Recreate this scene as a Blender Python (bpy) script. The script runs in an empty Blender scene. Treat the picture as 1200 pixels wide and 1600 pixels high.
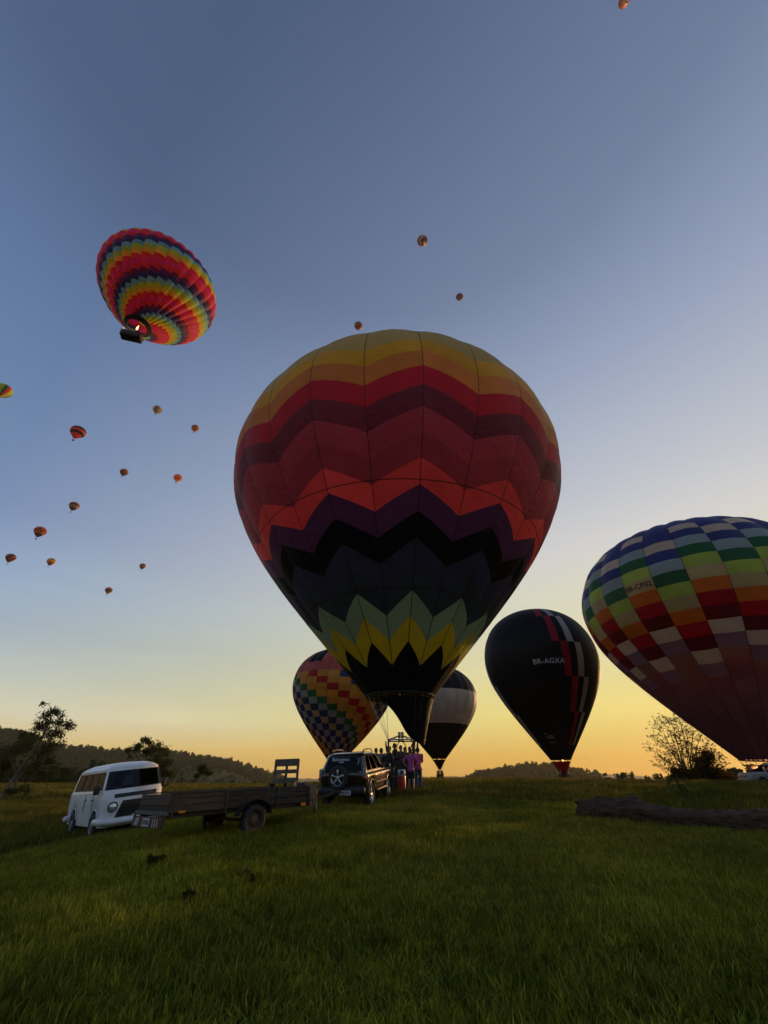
import bpy, bmesh, math, random
import numpy as np
from mathutils import Vector, Matrix
random.seed(7); RNG = np.random.default_rng(7)
rad = math.radians
S = bpy.context.scene
COL = S.collection

# ------------------------------------------------------------------ camera
FPX, HORIZON, EYE = 620.0, 1220.0, 1.55
PITCH = math.atan((HORIZON - 800) / FPX)
cam_d = bpy.data.cameras.new('camera'); cam = bpy.data.objects.new('camera', cam_d); COL.objects.link(cam)
cam.location = (0, 0, EYE); cam.rotation_euler = (math.pi / 2 + PITCH, 0, 0)
cam_d.sensor_fit = 'VERTICAL'; cam_d.sensor_height = 36.0; cam_d.lens = FPX / 1600 * 36.0
cam_d.clip_start = 0.05; cam_d.clip_end = 40000
S.camera = cam

# ------------------------------------------------------------------ sky, sun, exposure
SUN_AZ, SUN_EL = 41.8, 5.3          # degrees right of the view direction, above the horizon
w = bpy.data.worlds.new('World'); S.world = w; w.use_nodes = True
nt = w.node_tree; nt.nodes.clear()
sky = nt.nodes.new('ShaderNodeTexSky'); sky.sky_type = 'NISHITA'; sky.sun_disc = False
sky.sun_elevation = rad(SUN_EL); sky.sun_rotation = rad(SUN_AZ)
sky.altitude = 0; sky.air_density = 1.0; sky.dust_density = 0.3; sky.ozone_density = 1.0
bg = nt.nodes.new('ShaderNodeBackground'); bg.inputs['Strength'].default_value = 0.10
sd = Vector((math.sin(rad(SUN_AZ)) * math.cos(rad(SUN_EL)), math.cos(rad(SUN_AZ)) * math.cos(rad(SUN_EL)), math.sin(rad(SUN_EL))))
def lin8(c): return tuple((v / 255 / 12.92) if v / 255 <= .04045 else ((v / 255 + .055) / 1.055) ** 2.4 for v in c) + (1.0,)
def sky_ramp(stops):
    r = nt.nodes.new('ShaderNodeValToRGB'); cr = r.color_ramp
    while len(cr.elements) < len(stops): cr.elements.new(.5)
    for e_, (el, c) in zip(cr.elements, stops): e_.position = el / 90; e_.color = lin8(c)
    return r
# morning air: one gradient by height for the sky away from the sun, one for the sky round the sun, blended by the angle to the sun
far_sky = sky_ramp([(0, (232, 188, 112)), (2.8, (247, 219, 144)), (5.7, (241, 247, 231)), (9, (197, 216, 222)), (13, (158, 185, 211)), (18, (141, 173, 212)), (25, (114, 144, 189)), (35, (100, 131, 175)), (48, (88, 116, 160)), (61, (69, 94, 131)), (90, (62, 85, 121))])
near_sky = sky_ramp([(0, (197, 137, 2)), (2.2, (207, 159, 5)), (6.6, (225, 224, 117)), (12, (221, 225, 170)), (18, (214, 221, 197)), (26, (208, 214, 218)), (32, (191, 201, 214)), (47, (157, 174, 203)), (61, (127, 147, 183)), (90, (110, 130, 166))])
tcw = nt.nodes.new('ShaderNodeTexCoord'); nrm = nt.nodes.new('ShaderNodeVectorMath'); nrm.operation = 'NORMALIZE'; nt.links.new(tcw.outputs['Generated'], nrm.inputs[0])
sep = nt.nodes.new('ShaderNodeSeparateXYZ'); nt.links.new(nrm.outputs[0], sep.inputs[0])
asn = nt.nodes.new('ShaderNodeMath'); asn.operation = 'ARCSINE'; nt.links.new(sep.outputs[2], asn.inputs[0])
elv = nt.nodes.new('ShaderNodeMath'); elv.operation = 'MULTIPLY'; elv.inputs[1].default_value = 2 / math.pi; nt.links.new(asn.outputs[0], elv.inputs[0])
dot = nt.nodes.new('ShaderNodeVectorMath'); dot.operation = 'DOT_PRODUCT'; nt.links.new(nrm.outputs[0], dot.inputs[0]); dot.inputs[1].default_value = sd
mfac = nt.nodes.new('ShaderNodeMath'); mfac.operation = 'MULTIPLY'; mfac.use_clamp = True; mfac.inputs[1].default_value = 1 / .94; nt.links.new(dot.outputs['Value'], mfac.inputs[0])
for r_ in (far_sky, near_sky): nt.links.new(elv.outputs[0], r_.inputs[0])
smix = nt.nodes.new('ShaderNodeMix'); smix.data_type = 'RGBA'; nt.links.new(mfac.outputs[0], smix.inputs[0]); nt.links.new(far_sky.outputs[0], smix.inputs[6]); nt.links.new(near_sky.outputs[0], smix.inputs[7])
# thin streaks of high cloud, low in the sky
mpw = nt.nodes.new('ShaderNodeMapping'); mpw.inputs['Scale'].default_value = (1.6, 1.6, 14.0); mpw.inputs['Rotation'].default_value = (.06, -.10, 0); nt.links.new(nrm.outputs[0], mpw.inputs[0])
cnz = nt.nodes.new('ShaderNodeTexNoise'); cnz.inputs['Scale'].default_value = 2.4; cnz.inputs['Detail'].default_value = 7.0; cnz.inputs['Roughness'].default_value = .6; cnz.inputs['Distortion'].default_value = .5; nt.links.new(mpw.outputs[0], cnz.inputs['Vector'])
cmr = nt.nodes.new('ShaderNodeMapRange'); cmr.inputs[1].default_value = .50; cmr.inputs[2].default_value = .78; cmr.inputs[3].default_value = 0; cmr.inputs[4].default_value = .30; nt.links.new(cnz.outputs[0], cmr.inputs[0])
cel = nt.nodes.new('ShaderNodeMapRange'); cel.inputs[1].default_value = .48; cel.inputs[2].default_value = .18; cel.inputs[3].default_value = 0; cel.inputs[4].default_value = 1; nt.links.new(sep.outputs[2], cel.inputs[0])
cmul = nt.nodes.new('ShaderNodeMath'); cmul.operation = 'MULTIPLY'; nt.links.new(cmr.outputs[0], cmul.inputs[0]); nt.links.new(cel.outputs[0], cmul.inputs[1])
cmx = nt.nodes.new('ShaderNodeMix'); cmx.data_type = 'RGBA'; nt.links.new(cmul.outputs[0], cmx.inputs[0]); nt.links.new(smix.outputs[2], cmx.inputs[6])
cbr = nt.nodes.new('ShaderNodeMix'); cbr.data_type = 'RGBA'; cbr.blend_type = 'MULTIPLY'; cbr.inputs[0].default_value = 1; cbr.inputs[7].default_value = (1.45, 1.38, 1.25, 1); nt.links.new(smix.outputs[2], cbr.inputs[6]); nt.links.new(cbr.outputs[2], cmx.inputs[7])
bg2 = nt.nodes.new('ShaderNodeBackground'); bg2.inputs['Strength'].default_value = 1.0; nt.links.new(cmx.outputs[2], bg2.inputs[0])
wmx = nt.nodes.new('ShaderNodeMixShader'); wmx.inputs[0].default_value = .96
out = nt.nodes.new('ShaderNodeOutputWorld')
nt.links.new(sky.outputs[0], bg.inputs[0]); nt.links.new(bg.outputs[0], wmx.inputs[1]); nt.links.new(bg2.outputs[0], wmx.inputs[2]); nt.links.new(wmx.outputs[0], out.inputs[0])
sun_d = bpy.data.lights.new('sun', 'SUN'); sun = bpy.data.objects.new('sun', sun_d); COL.objects.link(sun)
sun_d.energy = 5.0; sun_d.angle = rad(0.5); sun_d.color = (1.0, 0.55, 0.22)
sun.rotation_euler = sd.to_track_quat('Z', 'Y').to_euler(); sun.location = (60, 70, 30)
vs = S.view_settings
S.display_settings.display_device = 'sRGB'
vs.view_transform = 'Standard'; vs.look = 'None'; vs.gamma = 1.0; vs.use_curve_mapping = False
vs.exposure = 0.0
S.cycles.max_bounces = 8; S.cycles.transparent_max_bounces = 12
S.cycles.diffuse_bounces = 5; S.cycles.transmission_bounces = 6; S.cycles.glossy_bounces = 3
S.cycles.volume_bounces = 0
S.cycles.use_denoising = True

# ------------------------------------------------------------------ places: how a direction of the picture maps to the land
FW = np.array([0, math.cos(PITCH), math.sin(PITCH)]); UPV = np.array([0, -math.sin(PITCH), math.cos(PITCH)])
def ray(x, y): return np.array([1., 0, 0]) * (x - 600) / FPX + UPV * (800 - y) / FPX + FW
def at_dist(x, y, D):
    v = ray(x, y); return np.array([0, 0, EYE]) + v * D / math.hypot(v[0], v[1])
def smooth(a, b, t):
    t = np.clip((t - a) / (b - a), 0, 1); return t * t * (3 - 2 * t)
_gy = np.array([-60, 0, 4.5, 12.8, 18.5, 23, 30, 45, 90, 140, 400, 9000]); _gz = np.array([-1.2, -.1, 0, .5, .92, 1.22, 1.42, 1.45, 1.4, .6, -3, -20])
_fy = np.linspace(-80, 600, 1400); _fz = np.interp(_fy, _gy, _gz)
_k = np.exp(-np.linspace(-2.2, 2.2, 25) ** 2); _k /= _k.sum()
_fz = np.convolve(np.pad(_fz, 12, mode='edge'), _k, mode='valid')
def ground_z(x, y):
    x = np.asarray(x, float); y = np.asarray(y, float)
    r = np.where(y < 590, np.interp(y, _fy, _fz), np.interp(y, _gy, _gz))
    left = np.where(x < 0, 1.5 * (1 - np.exp(-(x / 11) ** 2)), 0) * np.where(y > 18, 1 / (1 + ((y - 18) / 55) ** 2), 1) * smooth(2, 14, y)
    right = np.where(x > 10, .75 * (1 - np.exp(-((x - 10) / 22) ** 2)), 0) * smooth(22, 36, y)
    bump = .035 * np.sin(x * .9 + 1.3 * np.sin(y * .31)) * np.sin(y * .7 + .6) + .02 * np.sin(x * 2.3 + 2) * np.sin(y * 1.9 + x * .4)
    return r - left - right + bump * smooth(2, 5, np.hypot(x, y)) * (1 - smooth(120, 300, np.hypot(x, y)))
# the land meets these spots exactly (wheels, feet, log)
_AX = np.array([(-10.04, 18.01, .07), (-4.04, 12.78, .43), (-.94, 18.51, .86), (1.2, 22.8, 1.24), (8.2, 14.6, .62), (0., 5., 0.)])
_base_ground = ground_z
_AK = np.exp(-((_AX[:, None, :2] - _AX[None, :, :2]) ** 2).sum(-1) / (2 * 3.2 ** 2)); _AW = np.linalg.solve(_AK, _AX[:, 2] - _base_ground(_AX[:, 0], _AX[:, 1]))
def ground_z(x, y):
    x = np.asarray(x, float); y = np.asarray(y, float); z = _base_ground(x, y)
    for (ax, ay, _), w_ in zip(_AX, _AW): z = z + w_ * np.exp(-((x - ax) ** 2 + (y - ay) ** 2) / (2 * 3.2 ** 2))
    return z
def gz(x, y): return float(ground_z(x, y))
def at_ground(x, y, lo=2.0, hi=200.0):
    best = None
    for D in np.geomspace(lo, hi, 2000):
        p = at_dist(x, y, D)
        if p[2] <= gz(p[0], p[1]): best = p; break
    return p if best is None else best

# ------------------------------------------------------------------ helpers
def link(o, parent=None):
    COL.objects.link(o)
    if parent is not None: o.parent = parent
    return o
def tag(o, label=None, cat=None, group=None, kind=None):
    if label: o['label'] = label
    if cat: o['category'] = cat
    if group: o['group'] = group
    if kind: o['kind'] = kind
    return o
def empty(name, loc=(0, 0, 0), rz=0.0, parent=None, rot=None):
    o = bpy.data.objects.new(name, None); o.location = loc; o.rotation_euler = rot if rot else (0, 0, rz); o.empty_display_size = .3
    return link(o, parent)
def mesh_obj(name, verts, faces, mats, parent=None, smooth_=False, mi=None, normals=None, uv=None):
    me = bpy.data.meshes.new(name)
    me.from_pydata([tuple(v) for v in verts], [], [tuple(f) for f in faces])
    for m in (mats if isinstance(mats, (list, tuple)) else [mats]): me.materials.append(m)
    if mi is not None: me.polygons.foreach_set('material_index', np.asarray(mi, np.int32))
    if smooth_: me.polygons.foreach_set('use_smooth', np.ones(len(me.polygons), bool))
    if uv is not None:
        ul = me.uv_layers.new(name='seam'); ix = np.empty(len(me.loops), np.int32); me.loops.foreach_get('vertex_index', ix); ul.data.foreach_set('uv', np.asarray(uv, np.float32)[ix].ravel())
    if normals is not None: me.normals_split_custom_set_from_vertices([tuple(n) for n in normals])
    me.update()
    return link(bpy.data.objects.new(name, me), parent)
class MB:
    """collects shapes of ONE part and links them as one mesh"""
    def __init__(s): s.v = []; s.f = []; s.m = []
    def add(s, v, f, m=0):
        k = len(s.v); s.v += [tuple(p) for p in v]; s.f += [tuple(i + k for i in q) for q in f]; s.m += [m] * len(f); return s
    def box(s, c, d, rot=None, m=0, bev=0.0):
        bm = bmesh.new(); bmesh.ops.create_cube(bm, size=1)
        bmesh.ops.scale(bm, vec=d, verts=bm.verts)
        if bev > 0: bmesh.ops.bevel(bm, geom=bm.edges[:], offset=min(bev, min(d) * .45), segments=2, affect='EDGES', profile=.5)
        M = Matrix.Translation(Vector(c)) @ (rot.to_4x4() if rot is not None else Matrix())
        bmesh.ops.transform(bm, matrix=M, verts=bm.verts)
        bm.verts.index_update()
        s.add([v.co[:] for v in bm.verts], [[v.index for v in f.verts] for f in bm.faces], m); bm.free(); return s
    def tube(s, pts, r, n=8, m=0, caps=True):
        pts = [Vector(p) for p in pts]; rs = r if isinstance(r, (list, tuple, np.ndarray)) else [r] * len(pts)
        V = []; Fc = []; prev = None
        for i, p in enumerate(pts):
            t = (pts[min(i + 1, len(pts) - 1)] - pts[max(i - 1, 0)]).normalized()
            a = prev - t * prev.dot(t) if prev is not None else (t.orthogonal())
            a.normalize(); prev = a; b = t.cross(a)
            for k in range(n):
                q = 2 * math.pi * k / n; V.append(p + (a * math.cos(q) + b * math.sin(q)) * rs[i])
        for i in range(len(pts) - 1):
            for k in range(n):
                k2 = (k + 1) % n; Fc.append((i * n + k, i * n + k2, (i + 1) * n + k2, (i + 1) * n + k))
        if caps: Fc.append(tuple(range(n - 1, -1, -1))); Fc.append(tuple((len(pts) - 1) * n + k for k in range(n)))
        return s.add(V, Fc, m)
    def lathe(s, prof, axis='z', n=20, c=(0, 0, 0), m=0, rot=None, closed=False):
        V = []; Fc = []
        for (r, z) in prof:
            for k in range(n):
                q = 2 * math.pi * k / n; p = (r * math.cos(q), r * math.sin(q), z)
                if axis == 'y': p = (p[0], p[2], p[1])
                if axis == 'x': p = (p[2], p[0], p[1])
                p = Vector(p)
                if rot is not None: p = rot @ p
                V.append(p + Vector(c))
        for i in range(len(prof) - 1 + (1 if closed else 0)):
            j = (i + 1) % len(prof)
            for k in range(n):
                k2 = (k + 1) % n; Fc.append((i * n + k, i * n + k2, j * n + k2, j * n + k))
        return s.add(V, Fc, m)
    def disc(s, c, r, axis='y', n=20, m=0, rot=None):
        return s.lathe([(r, 0), (0.0001, 0)], axis, n, c, m, rot)
    def build(s, name, mats, parent=None, smooth_=False):
        return mesh_obj(name, s.v, s.f, mats, parent, smooth_, s.m)

# ------------------------------------------------------------------ materials
def new_mat(name):
    m = bpy.data.materials.new(name); m.use_nodes = True; m.node_tree.nodes.clear()
    o = m.node_tree.nodes.new('ShaderNodeOutputMaterial'); return m, m.node_tree, o
def N(t, typ, **kw):
    n = t.nodes.new(typ)
    for k, v in kw.items():
        if k.startswith('i_'):
            key = k[2:]; n.inputs[int(key) if key.isdigit() else key.replace('_', ' ')].default_value = v
        else: setattr(n, k, v)
    return n
def rgba(c): return (c[0], c[1], c[2], 1)
def srgb(r, g, b): return tuple((c / 255 / 12.92) if c / 255 <= .04045 else ((c / 255 + .055) / 1.055) ** 2.4 for c in (r, g, b))
def mixrgb(t, a, b, fac, blend='MIX'):
    n = N(t, 'ShaderNodeMix', data_type='RGBA', blend_type=blend)
    for sock, val in ((n.inputs[0], fac), (n.inputs[6], a), (n.inputs[7], b)):
        if hasattr(val, 'links'): t.links.new(val, sock)
        else: sock.default_value = val if not isinstance(val, tuple) else (rgba(val) if len(val) == 3 else val)
    return n.outputs[2]
_cache = {}
def paint(name, col, rough=.5, metal=0.0, col2=None, scale=6.0, amt=.5, bump=0.0, bscale=40.0, coat=0.0, spec=.5, stretch=None):
    if name in _cache: return _cache[name]
    m, t, o = new_mat(name)
    b = N(t, 'ShaderNodeBsdfPrincipled'); t.links.new(b.outputs[0], o.inputs[0])
    b.inputs['Roughness'].default_value = rough; b.inputs['Metallic'].default_value = metal
    b.inputs['Coat Weight'].default_value = coat; b.inputs['Coat Roughness'].default_value = .08
    b.inputs['Specular IOR Level'].default_value = spec
    tc = N(t, 'ShaderNodeTexCoord'); vec = tc.outputs['Object']
    if stretch:
        mp = N(t, 'ShaderNodeMapping'); mp.inputs['Scale'].default_value = stretch; t.links.new(vec, mp.inputs[0]); vec = mp.outputs[0]
    nz = N(t, 'ShaderNodeTexNoise', i_Scale=scale, i_Detail=6.0, i_Roughness=.62); t.links.new(vec, nz.inputs['Vector'])
    rmp = N(t, 'ShaderNodeMapRange', i_1=.35, i_2=.68); t.links.new(nz.outputs[0], rmp.inputs[0])
    c2 = col2 if col2 else tuple(c * .7 for c in col)
    mul = N(t, 'ShaderNodeMath', operation='MULTIPLY'); mul.inputs[1].default_value = amt; t.links.new(rmp.outputs[0], mul.inputs[0])
    t.links.new(mixrgb(t, tuple(col), tuple(c2), mul.outputs[0]), b.inputs['Base Color'])
    if bump > 0:
        n2 = N(t, 'ShaderNodeTexNoise', i_Scale=bscale, i_Detail=5.0); t.links.new(vec, n2.inputs['Vector'])
        bp = N(t, 'ShaderNodeBump', i_Strength=bump, i_Distance=.02); t.links.new(n2.outputs[0], bp.inputs['Height']); t.links.new(bp.outputs[0], b.inputs['Normal'])
    _cache[name] = m; return m
def fabric(name, col, trans=.38, dirt=.38, thru=0.0):
    """thin balloon nylon: reflects some light, lets some through"""
    if name in _cache: return _cache[name]
    m, t, o = new_mat(name)
    tc = N(t, 'ShaderNodeTexCoord'); oi = N(t, 'ShaderNodeObjectInfo')
    nz = N(t, 'ShaderNodeTexNoise', i_Scale=.55, i_Detail=7.0, i_Roughness=.65); t.links.new(tc.outputs['Object'], nz.inputs['Vector'])
    r1 = N(t, 'ShaderNodeMapRange', i_1=.4, i_2=.75, i_3=0.0, i_4=dirt); t.links.new(nz.outputs[0], r1.inputs[0])
    c1 = mixrgb(t, tuple(col), tuple(c * .45 for c in col), r1.outputs[0])
    rv = N(t, 'ShaderNodeMapRange', i_1=0.0, i_2=1.0, i_3=.88, i_4=1.08); t.links.new(oi.outputs['Random'], rv.inputs[0])
    cm = N(t, 'ShaderNodeCombineColor'); [t.links.new(rv.outputs[0], cm.inputs[k]) for k in range(3)]
    c = mixrgb(t, c1, cm.outputs[0], 1.0, 'MULTIPLY')
    n2 = N(t, 'ShaderNodeTexNoise', i_Scale=1.6, i_Detail=3.0, i_Distortion=.6); t.links.new(tc.outputs['Object'], n2.inputs['Vector'])
    bp0 = N(t, 'ShaderNodeBump', i_Strength=.35, i_Distance=.15); t.links.new(n2.outputs[0], bp0.inputs['Height'])
    uvn = N(t, 'ShaderNodeUVMap', uv_map='seam'); su = N(t, 'ShaderNodeSeparateXYZ'); t.links.new(uvn.outputs[0], su.inputs[0])
    pp = N(t, 'ShaderNodeMath', operation='PINGPONG'); pp.inputs[1].default_value = .5; t.links.new(su.outputs[0], pp.inputs[0])
    ed = N(t, 'ShaderNodeMapRange', i_1=0.0, i_2=.34, i_3=1.0, i_4=0.0); t.links.new(pp.outputs[0], ed.inputs[0])
    cx = N(t, 'ShaderNodeCombineXYZ'); mu = N(t, 'ShaderNodeMath', operation='MULTIPLY'); mu.inputs[1].default_value = 1.6; t.links.new(su.outputs[0], mu.inputs[0]); t.links.new(mu.outputs[0], cx.inputs[0]); t.links.new(su.outputs[1], cx.inputs[1])
    n4 = N(t, 'ShaderNodeTexNoise', i_Scale=3.2, i_Detail=3.0); t.links.new(cx.outputs[0], n4.inputs['Vector'])
    pk = N(t, 'ShaderNodeMath', operation='MULTIPLY'); t.links.new(n4.outputs[0], pk.inputs[0]); t.links.new(ed.outputs[0], pk.inputs[1])
    bp = N(t, 'ShaderNodeBump', i_Strength=.8, i_Distance=.10); t.links.new(pk.outputs[0], bp.inputs['Height']); t.links.new(bp0.outputs[0], bp.inputs['Normal'])
    df = N(t, 'ShaderNodeBsdfDiffuse'); tr = N(t, 'ShaderNodeBsdfTranslucent'); gl = N(t, 'ShaderNodeBsdfGlossy', i_Roughness=.5)
    for s_ in (df, tr): t.links.new(c, s_.inputs['Color'])
    gl.inputs['Color'].default_value = (1, 1, 1, 1)
    for s_ in (df, gl, tr): t.links.new(bp.outputs[0], s_.inputs['Normal'])
    a = N(t, 'ShaderNodeMixShader', i_0=trans); t.links.new(df.outputs[0], a.inputs[1]); t.links.new(tr.outputs[0], a.inputs[2])
    lw = N(t, 'ShaderNodeLayerWeight', i_Blend=.5); pw = N(t, 'ShaderNodeMath', operation='POWER'); pw.inputs[1].default_value = 4.0; t.links.new(lw.outputs['Facing'], pw.inputs[0]); fr = N(t, 'ShaderNodeMath', operation='MULTIPLY_ADD'); fr.inputs[1].default_value = 0.14; fr.inputs[2].default_value = 0.012; t.links.new(pw.outputs[0], fr.inputs[0])
    b = N(t, 'ShaderNodeMixShader'); t.links.new(fr.outputs[0], b.inputs[0]); t.links.new(a.outputs[0], b.inputs[1]); t.links.new(gl.outputs[0], b.inputs[2])
    if thru > 0:      # loosely woven cloth: part of the light goes straight on, blurred
        rf = N(t, 'ShaderNodeBsdfRefraction', i_Roughness=.48, i_IOR=1.18); t.links.new(mixrgb(t, c, (.9, .62, .45), .55), rf.inputs['Color'])
        x_ = N(t, 'ShaderNodeMixShader', i_0=thru); t.links.new(b.outputs[0], x_.inputs[1]); t.links.new(rf.outputs[0], x_.inputs[2]); t.links.new(x_.outputs[0], o.inputs[0])
    else: t.links.new(b.outputs[0], o.inputs[0])
    _cache[name] = m; return m
def glow(name, col, strength):
    if name in _cache: return _cache[name]
    m, t, o = new_mat(name); e = N(t, 'ShaderNodeEmission', i_Strength=strength); e.inputs[0].default_value = rgba(col)
    t.links.new(e.outputs[0], o.inputs[0]); _cache[name] = m; return m
def glass(name, tint=(.35, .38, .38), dark=.5, ior=1.5):
    if name in _cache: return _cache[name]
    m, t, o = new_mat(name)
    tr = N(t, 'ShaderNodeBsdfTransparent'); tr.inputs[0].default_value = rgba(tuple(c * dark for c in tint))
    gl = N(t, 'ShaderNodeBsdfGlossy', i_Roughness=.03); lw = N(t, 'ShaderNodeLayerWeight', i_Blend=.5); pw = N(t, 'ShaderNodeMath', operation='POWER'); pw.inputs[1].default_value = 5.0; t.links.new(lw.outputs['Facing'], pw.inputs[0]); fr = N(t, 'ShaderNodeMath', operation='MULTIPLY_ADD'); fr.inputs[1].default_value = .22; fr.inputs[2].default_value = .045 * (ior - 1) * 2; t.links.new(pw.outputs[0], fr.inputs[0])
    a = N(t, 'ShaderNodeMixShader'); t.links.new(fr.outputs[0], a.inputs[0]); t.links.new(tr.outputs[0], a.inputs[1]); t.links.new(gl.outputs[0], a.inputs[2])
    t.links.new(a.outputs[0], o.inputs[0]); _cache[name] = m; return m
BLACK_TAPE = paint('webbing', (.012, .012, .012), .8)
WICKER = paint('wicker', (.055, .034, .02), .85, col2=(.022, .014, .009), scale=30, amt=.9, bump=.6, bscale=60)
LEATHER = paint('leather', (.03, .02, .015), .6)
STEEL = paint('steel', (.45, .45, .46), .32, .9)
RUBBER = paint('rubber', (.018, .018, .019), .85, col2=(.05, .045, .035), scale=14, amt=.6)

# ================================================================== the land
def grass_colour(t, vec, dark, light, dry):
    n1 = N(t, 'ShaderNodeTexNoise', i_Scale=.35, i_Detail=5.0, i_Roughness=.6); t.links.new(vec, n1.inputs['Vector'])
    n2 = N(t, 'ShaderNodeTexNoise', i_Scale=.09, i_Detail=4.0); t.links.new(vec, n2.inputs['Vector'])
    a = N(t, 'ShaderNodeMapRange', i_1=.35, i_2=.65); t.links.new(n1.outputs[0], a.inputs[0])
    b = N(t, 'ShaderNodeMapRange', i_1=.48, i_2=.72); t.links.new(n2.outputs[0], b.inputs[0])
    return mixrgb(t, mixrgb(t, dark, light, a.outputs[0]), dry, b.outputs[0])
def ground_material():
    m, t, o = new_mat('meadow_soil')
    geo = N(t, 'ShaderNodeNewGeometry')
    c = grass_colour(t, geo.outputs['Position'], (.018, .022, .005), (.032, .038, .007), (.055, .05, .014))
    b = N(t, 'ShaderNodeBsdfPrincipled', i_Roughness=.95); b.inputs['Specular IOR Level'].default_value = .1
    n3 = N(t, 'ShaderNodeTexNoise', i_Scale=9.0, i_Detail=6.0); t.links.new(geo.outputs['Position'], n3.inputs['Vector'])
    bp = N(t, 'ShaderNodeBump', i_Strength=.8, i_Distance=.08); t.links.new(n3.outputs[0], bp.inputs['Height'])
    t.links.new(bp.outputs[0], b.inputs['Normal']); t.links.new(c, b.inputs['Base Color']); t.links.new(b.outputs[0], o.inputs[0]); return m
def build_ground():
    rs = np.concatenate([[.4], np.geomspace(1, 70, 110), np.geomspace(75, 5400, 60)]); na = 240
    V = []; Fc = []
    th = np.linspace(0, 2 * np.pi, na, endpoint=False)
    for r in rs:
        x = r * np.sin(th); y = r * np.cos(th); V += list(zip(x, y, ground_z(x, y)))
    for i in range(len(rs) - 1):
        for k in range(na):
            k2 = (k + 1) % na; Fc.append((i * na + k, (i + 1) * na + k, (i + 1) * na + k2, i * na + k2))
    Fc.append(tuple(range(na)))
    o = mesh_obj('ground', V, Fc, ground_material(), smooth_=True); tag(o, kind='structure'); return o
build_ground()

# ================================================================== hot air balloons
_P = np.array([(0, 0), (.30, -.035), (.58, -.15), (.80, -.34), (.94, -.60), (1.0, -.92), (.955, -1.25), (.83, -1.55), (.655, -1.85), (.46, -2.14), (.28, -2.40), (.16, -2.575)])
def _catmull(P, n=8):
    Q = np.vstack([(-P[1][0], P[1][1]), P, 2 * P[-1] - P[-2]]); o = []
    for i in range(1, len(Q) - 2):
        a, b, c, e = Q[i - 1:i + 3]
        for k in range(n):
            t = k / n; o.append(.5 * ((2 * b) + (c - a) * t + (2 * a - 5 * b + 4 * c - e) * t * t + (3 * b - a - 3 * c + e) * t ** 3))
    o.append(P[-1]); return np.array(o)
_pf = _catmull(_P); _arc = np.concatenate([[0], np.cumsum(np.hypot(*np.diff(_pf, axis=0).T))]); _arc /= _arc[-1]
class Env:
    """envelope surface: theta round the axis (-90 deg faces the meadow's viewer), v from crown 0 to mouth 1"""
    def __init__(s, mouth, R, H, gores, seam0, tx=0.0, ty=0.0, bulge=.012, sign=1):
        s.mouth = np.array(mouth, float); s.R, s.H, s.n, s.seam0, s.bulge = R, H, gores, rad(seam0), bulge
        a = np.array([math.tan(rad(tx)), math.tan(rad(ty)), 1.]); s.a = a / np.linalg.norm(a)
        e1 = np.cross([0, 1., 0], s.a); s.e1 = e1 / np.linalg.norm(e1); s.e2 = np.cross(s.a, s.e1); s.w = 2 * np.pi / gores
    def base(s, th, v, lift=0.0):
        r = np.interp(v, _arc, _pf[:, 0]); z = (np.interp(v, _arc, _pf[:, 1]) - _pf[-1, 1]) * s.H
        u = np.mod((th - s.seam0) / s.w, 1.0)
        bl = s.bulge * np.sin(np.pi * u) * np.minimum(1, r * 2.2)
        # outward normal in the profile plane
        v1 = np.clip(v + .004, 0, 1); v0 = np.clip(v - .004, 0, 1)
        dr = np.interp(v1, _arc, _pf[:, 0]) - np.interp(v0, _arc, _pf[:, 0]); dz = (np.interp(v1, _arc, _pf[:, 1]) - np.interp(v0, _arc, _pf[:, 1])) * s.H
        ln = np.hypot(dr, dz) + 1e-9; nr, nz = -dz / ln, dr / ln
        off = bl + lift / s.R
        r2 = r + nr * off; z2 = z + nz * off
        return s.R * ((r2 * np.cos(th))[..., None] * s.e1 + (r2 * np.sin(th))[..., None] * s.e2 + z2[..., None] * s.a)
    def pts(s, th, v, lift=0.0): return s.base(np.asarray(th, float), np.asarray(v, float), lift) + s.mouth
    def normals(s, th, v, ulo, uhi):
        d = 1e-3; p = s.base(np.clip(th + d, ulo, uhi), v) - s.base(np.clip(th - d, ulo, uhi), v); q = s.base(th, np.clip(v + d, 0.002, 1)) - s.base(th, np.clip(v - d, 0.001, 1))
        n = np.cross(q, p); n /= np.linalg.norm(n, axis=-1, keepdims=True) + 1e-12; return n
def panel_arrays(env, g, tL, tR, bL, bR, nu=4):
    """grid of one panel in gore g: top edge tL..tR, bottom edge bL..bR"""
    ext = max(bL - tL, bR - tR); nv = max(1, int(math.ceil(ext / .03)))
    u = np.linspace(0, 1, nu + 1); ww = np.linspace(0, 1, nv + 1)
    U, W = np.meshgrid(u, ww); e = 1e-5
    th0 = env.seam0 + g * env.w
    TH = th0 + env.w * (e + U * (1 - 2 * e)); T = tL + (tR - tL) * U; B = bL + (bR - bL) * U
    Vv = T + (B - T) * W
    p = env.pts(TH, Vv).reshape(-1, 3); n = env.normals(TH, Vv, th0 + 1e-5, th0 + env.w - 1e-5).reshape(-1, 3)
    f = []
    m = nu + 1
    for j in range(nv):
        for i in range(nu): f.append((j * m + i, (j + 1) * m + i, (j + 1) * m + i + 1, j * m + i + 1))
    return p, f, n, np.stack([U.ravel(), Vv.ravel() * env.R * 3.3 + g * 7.3], 1)
CAMP = np.array([0, 0, EYE])
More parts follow.
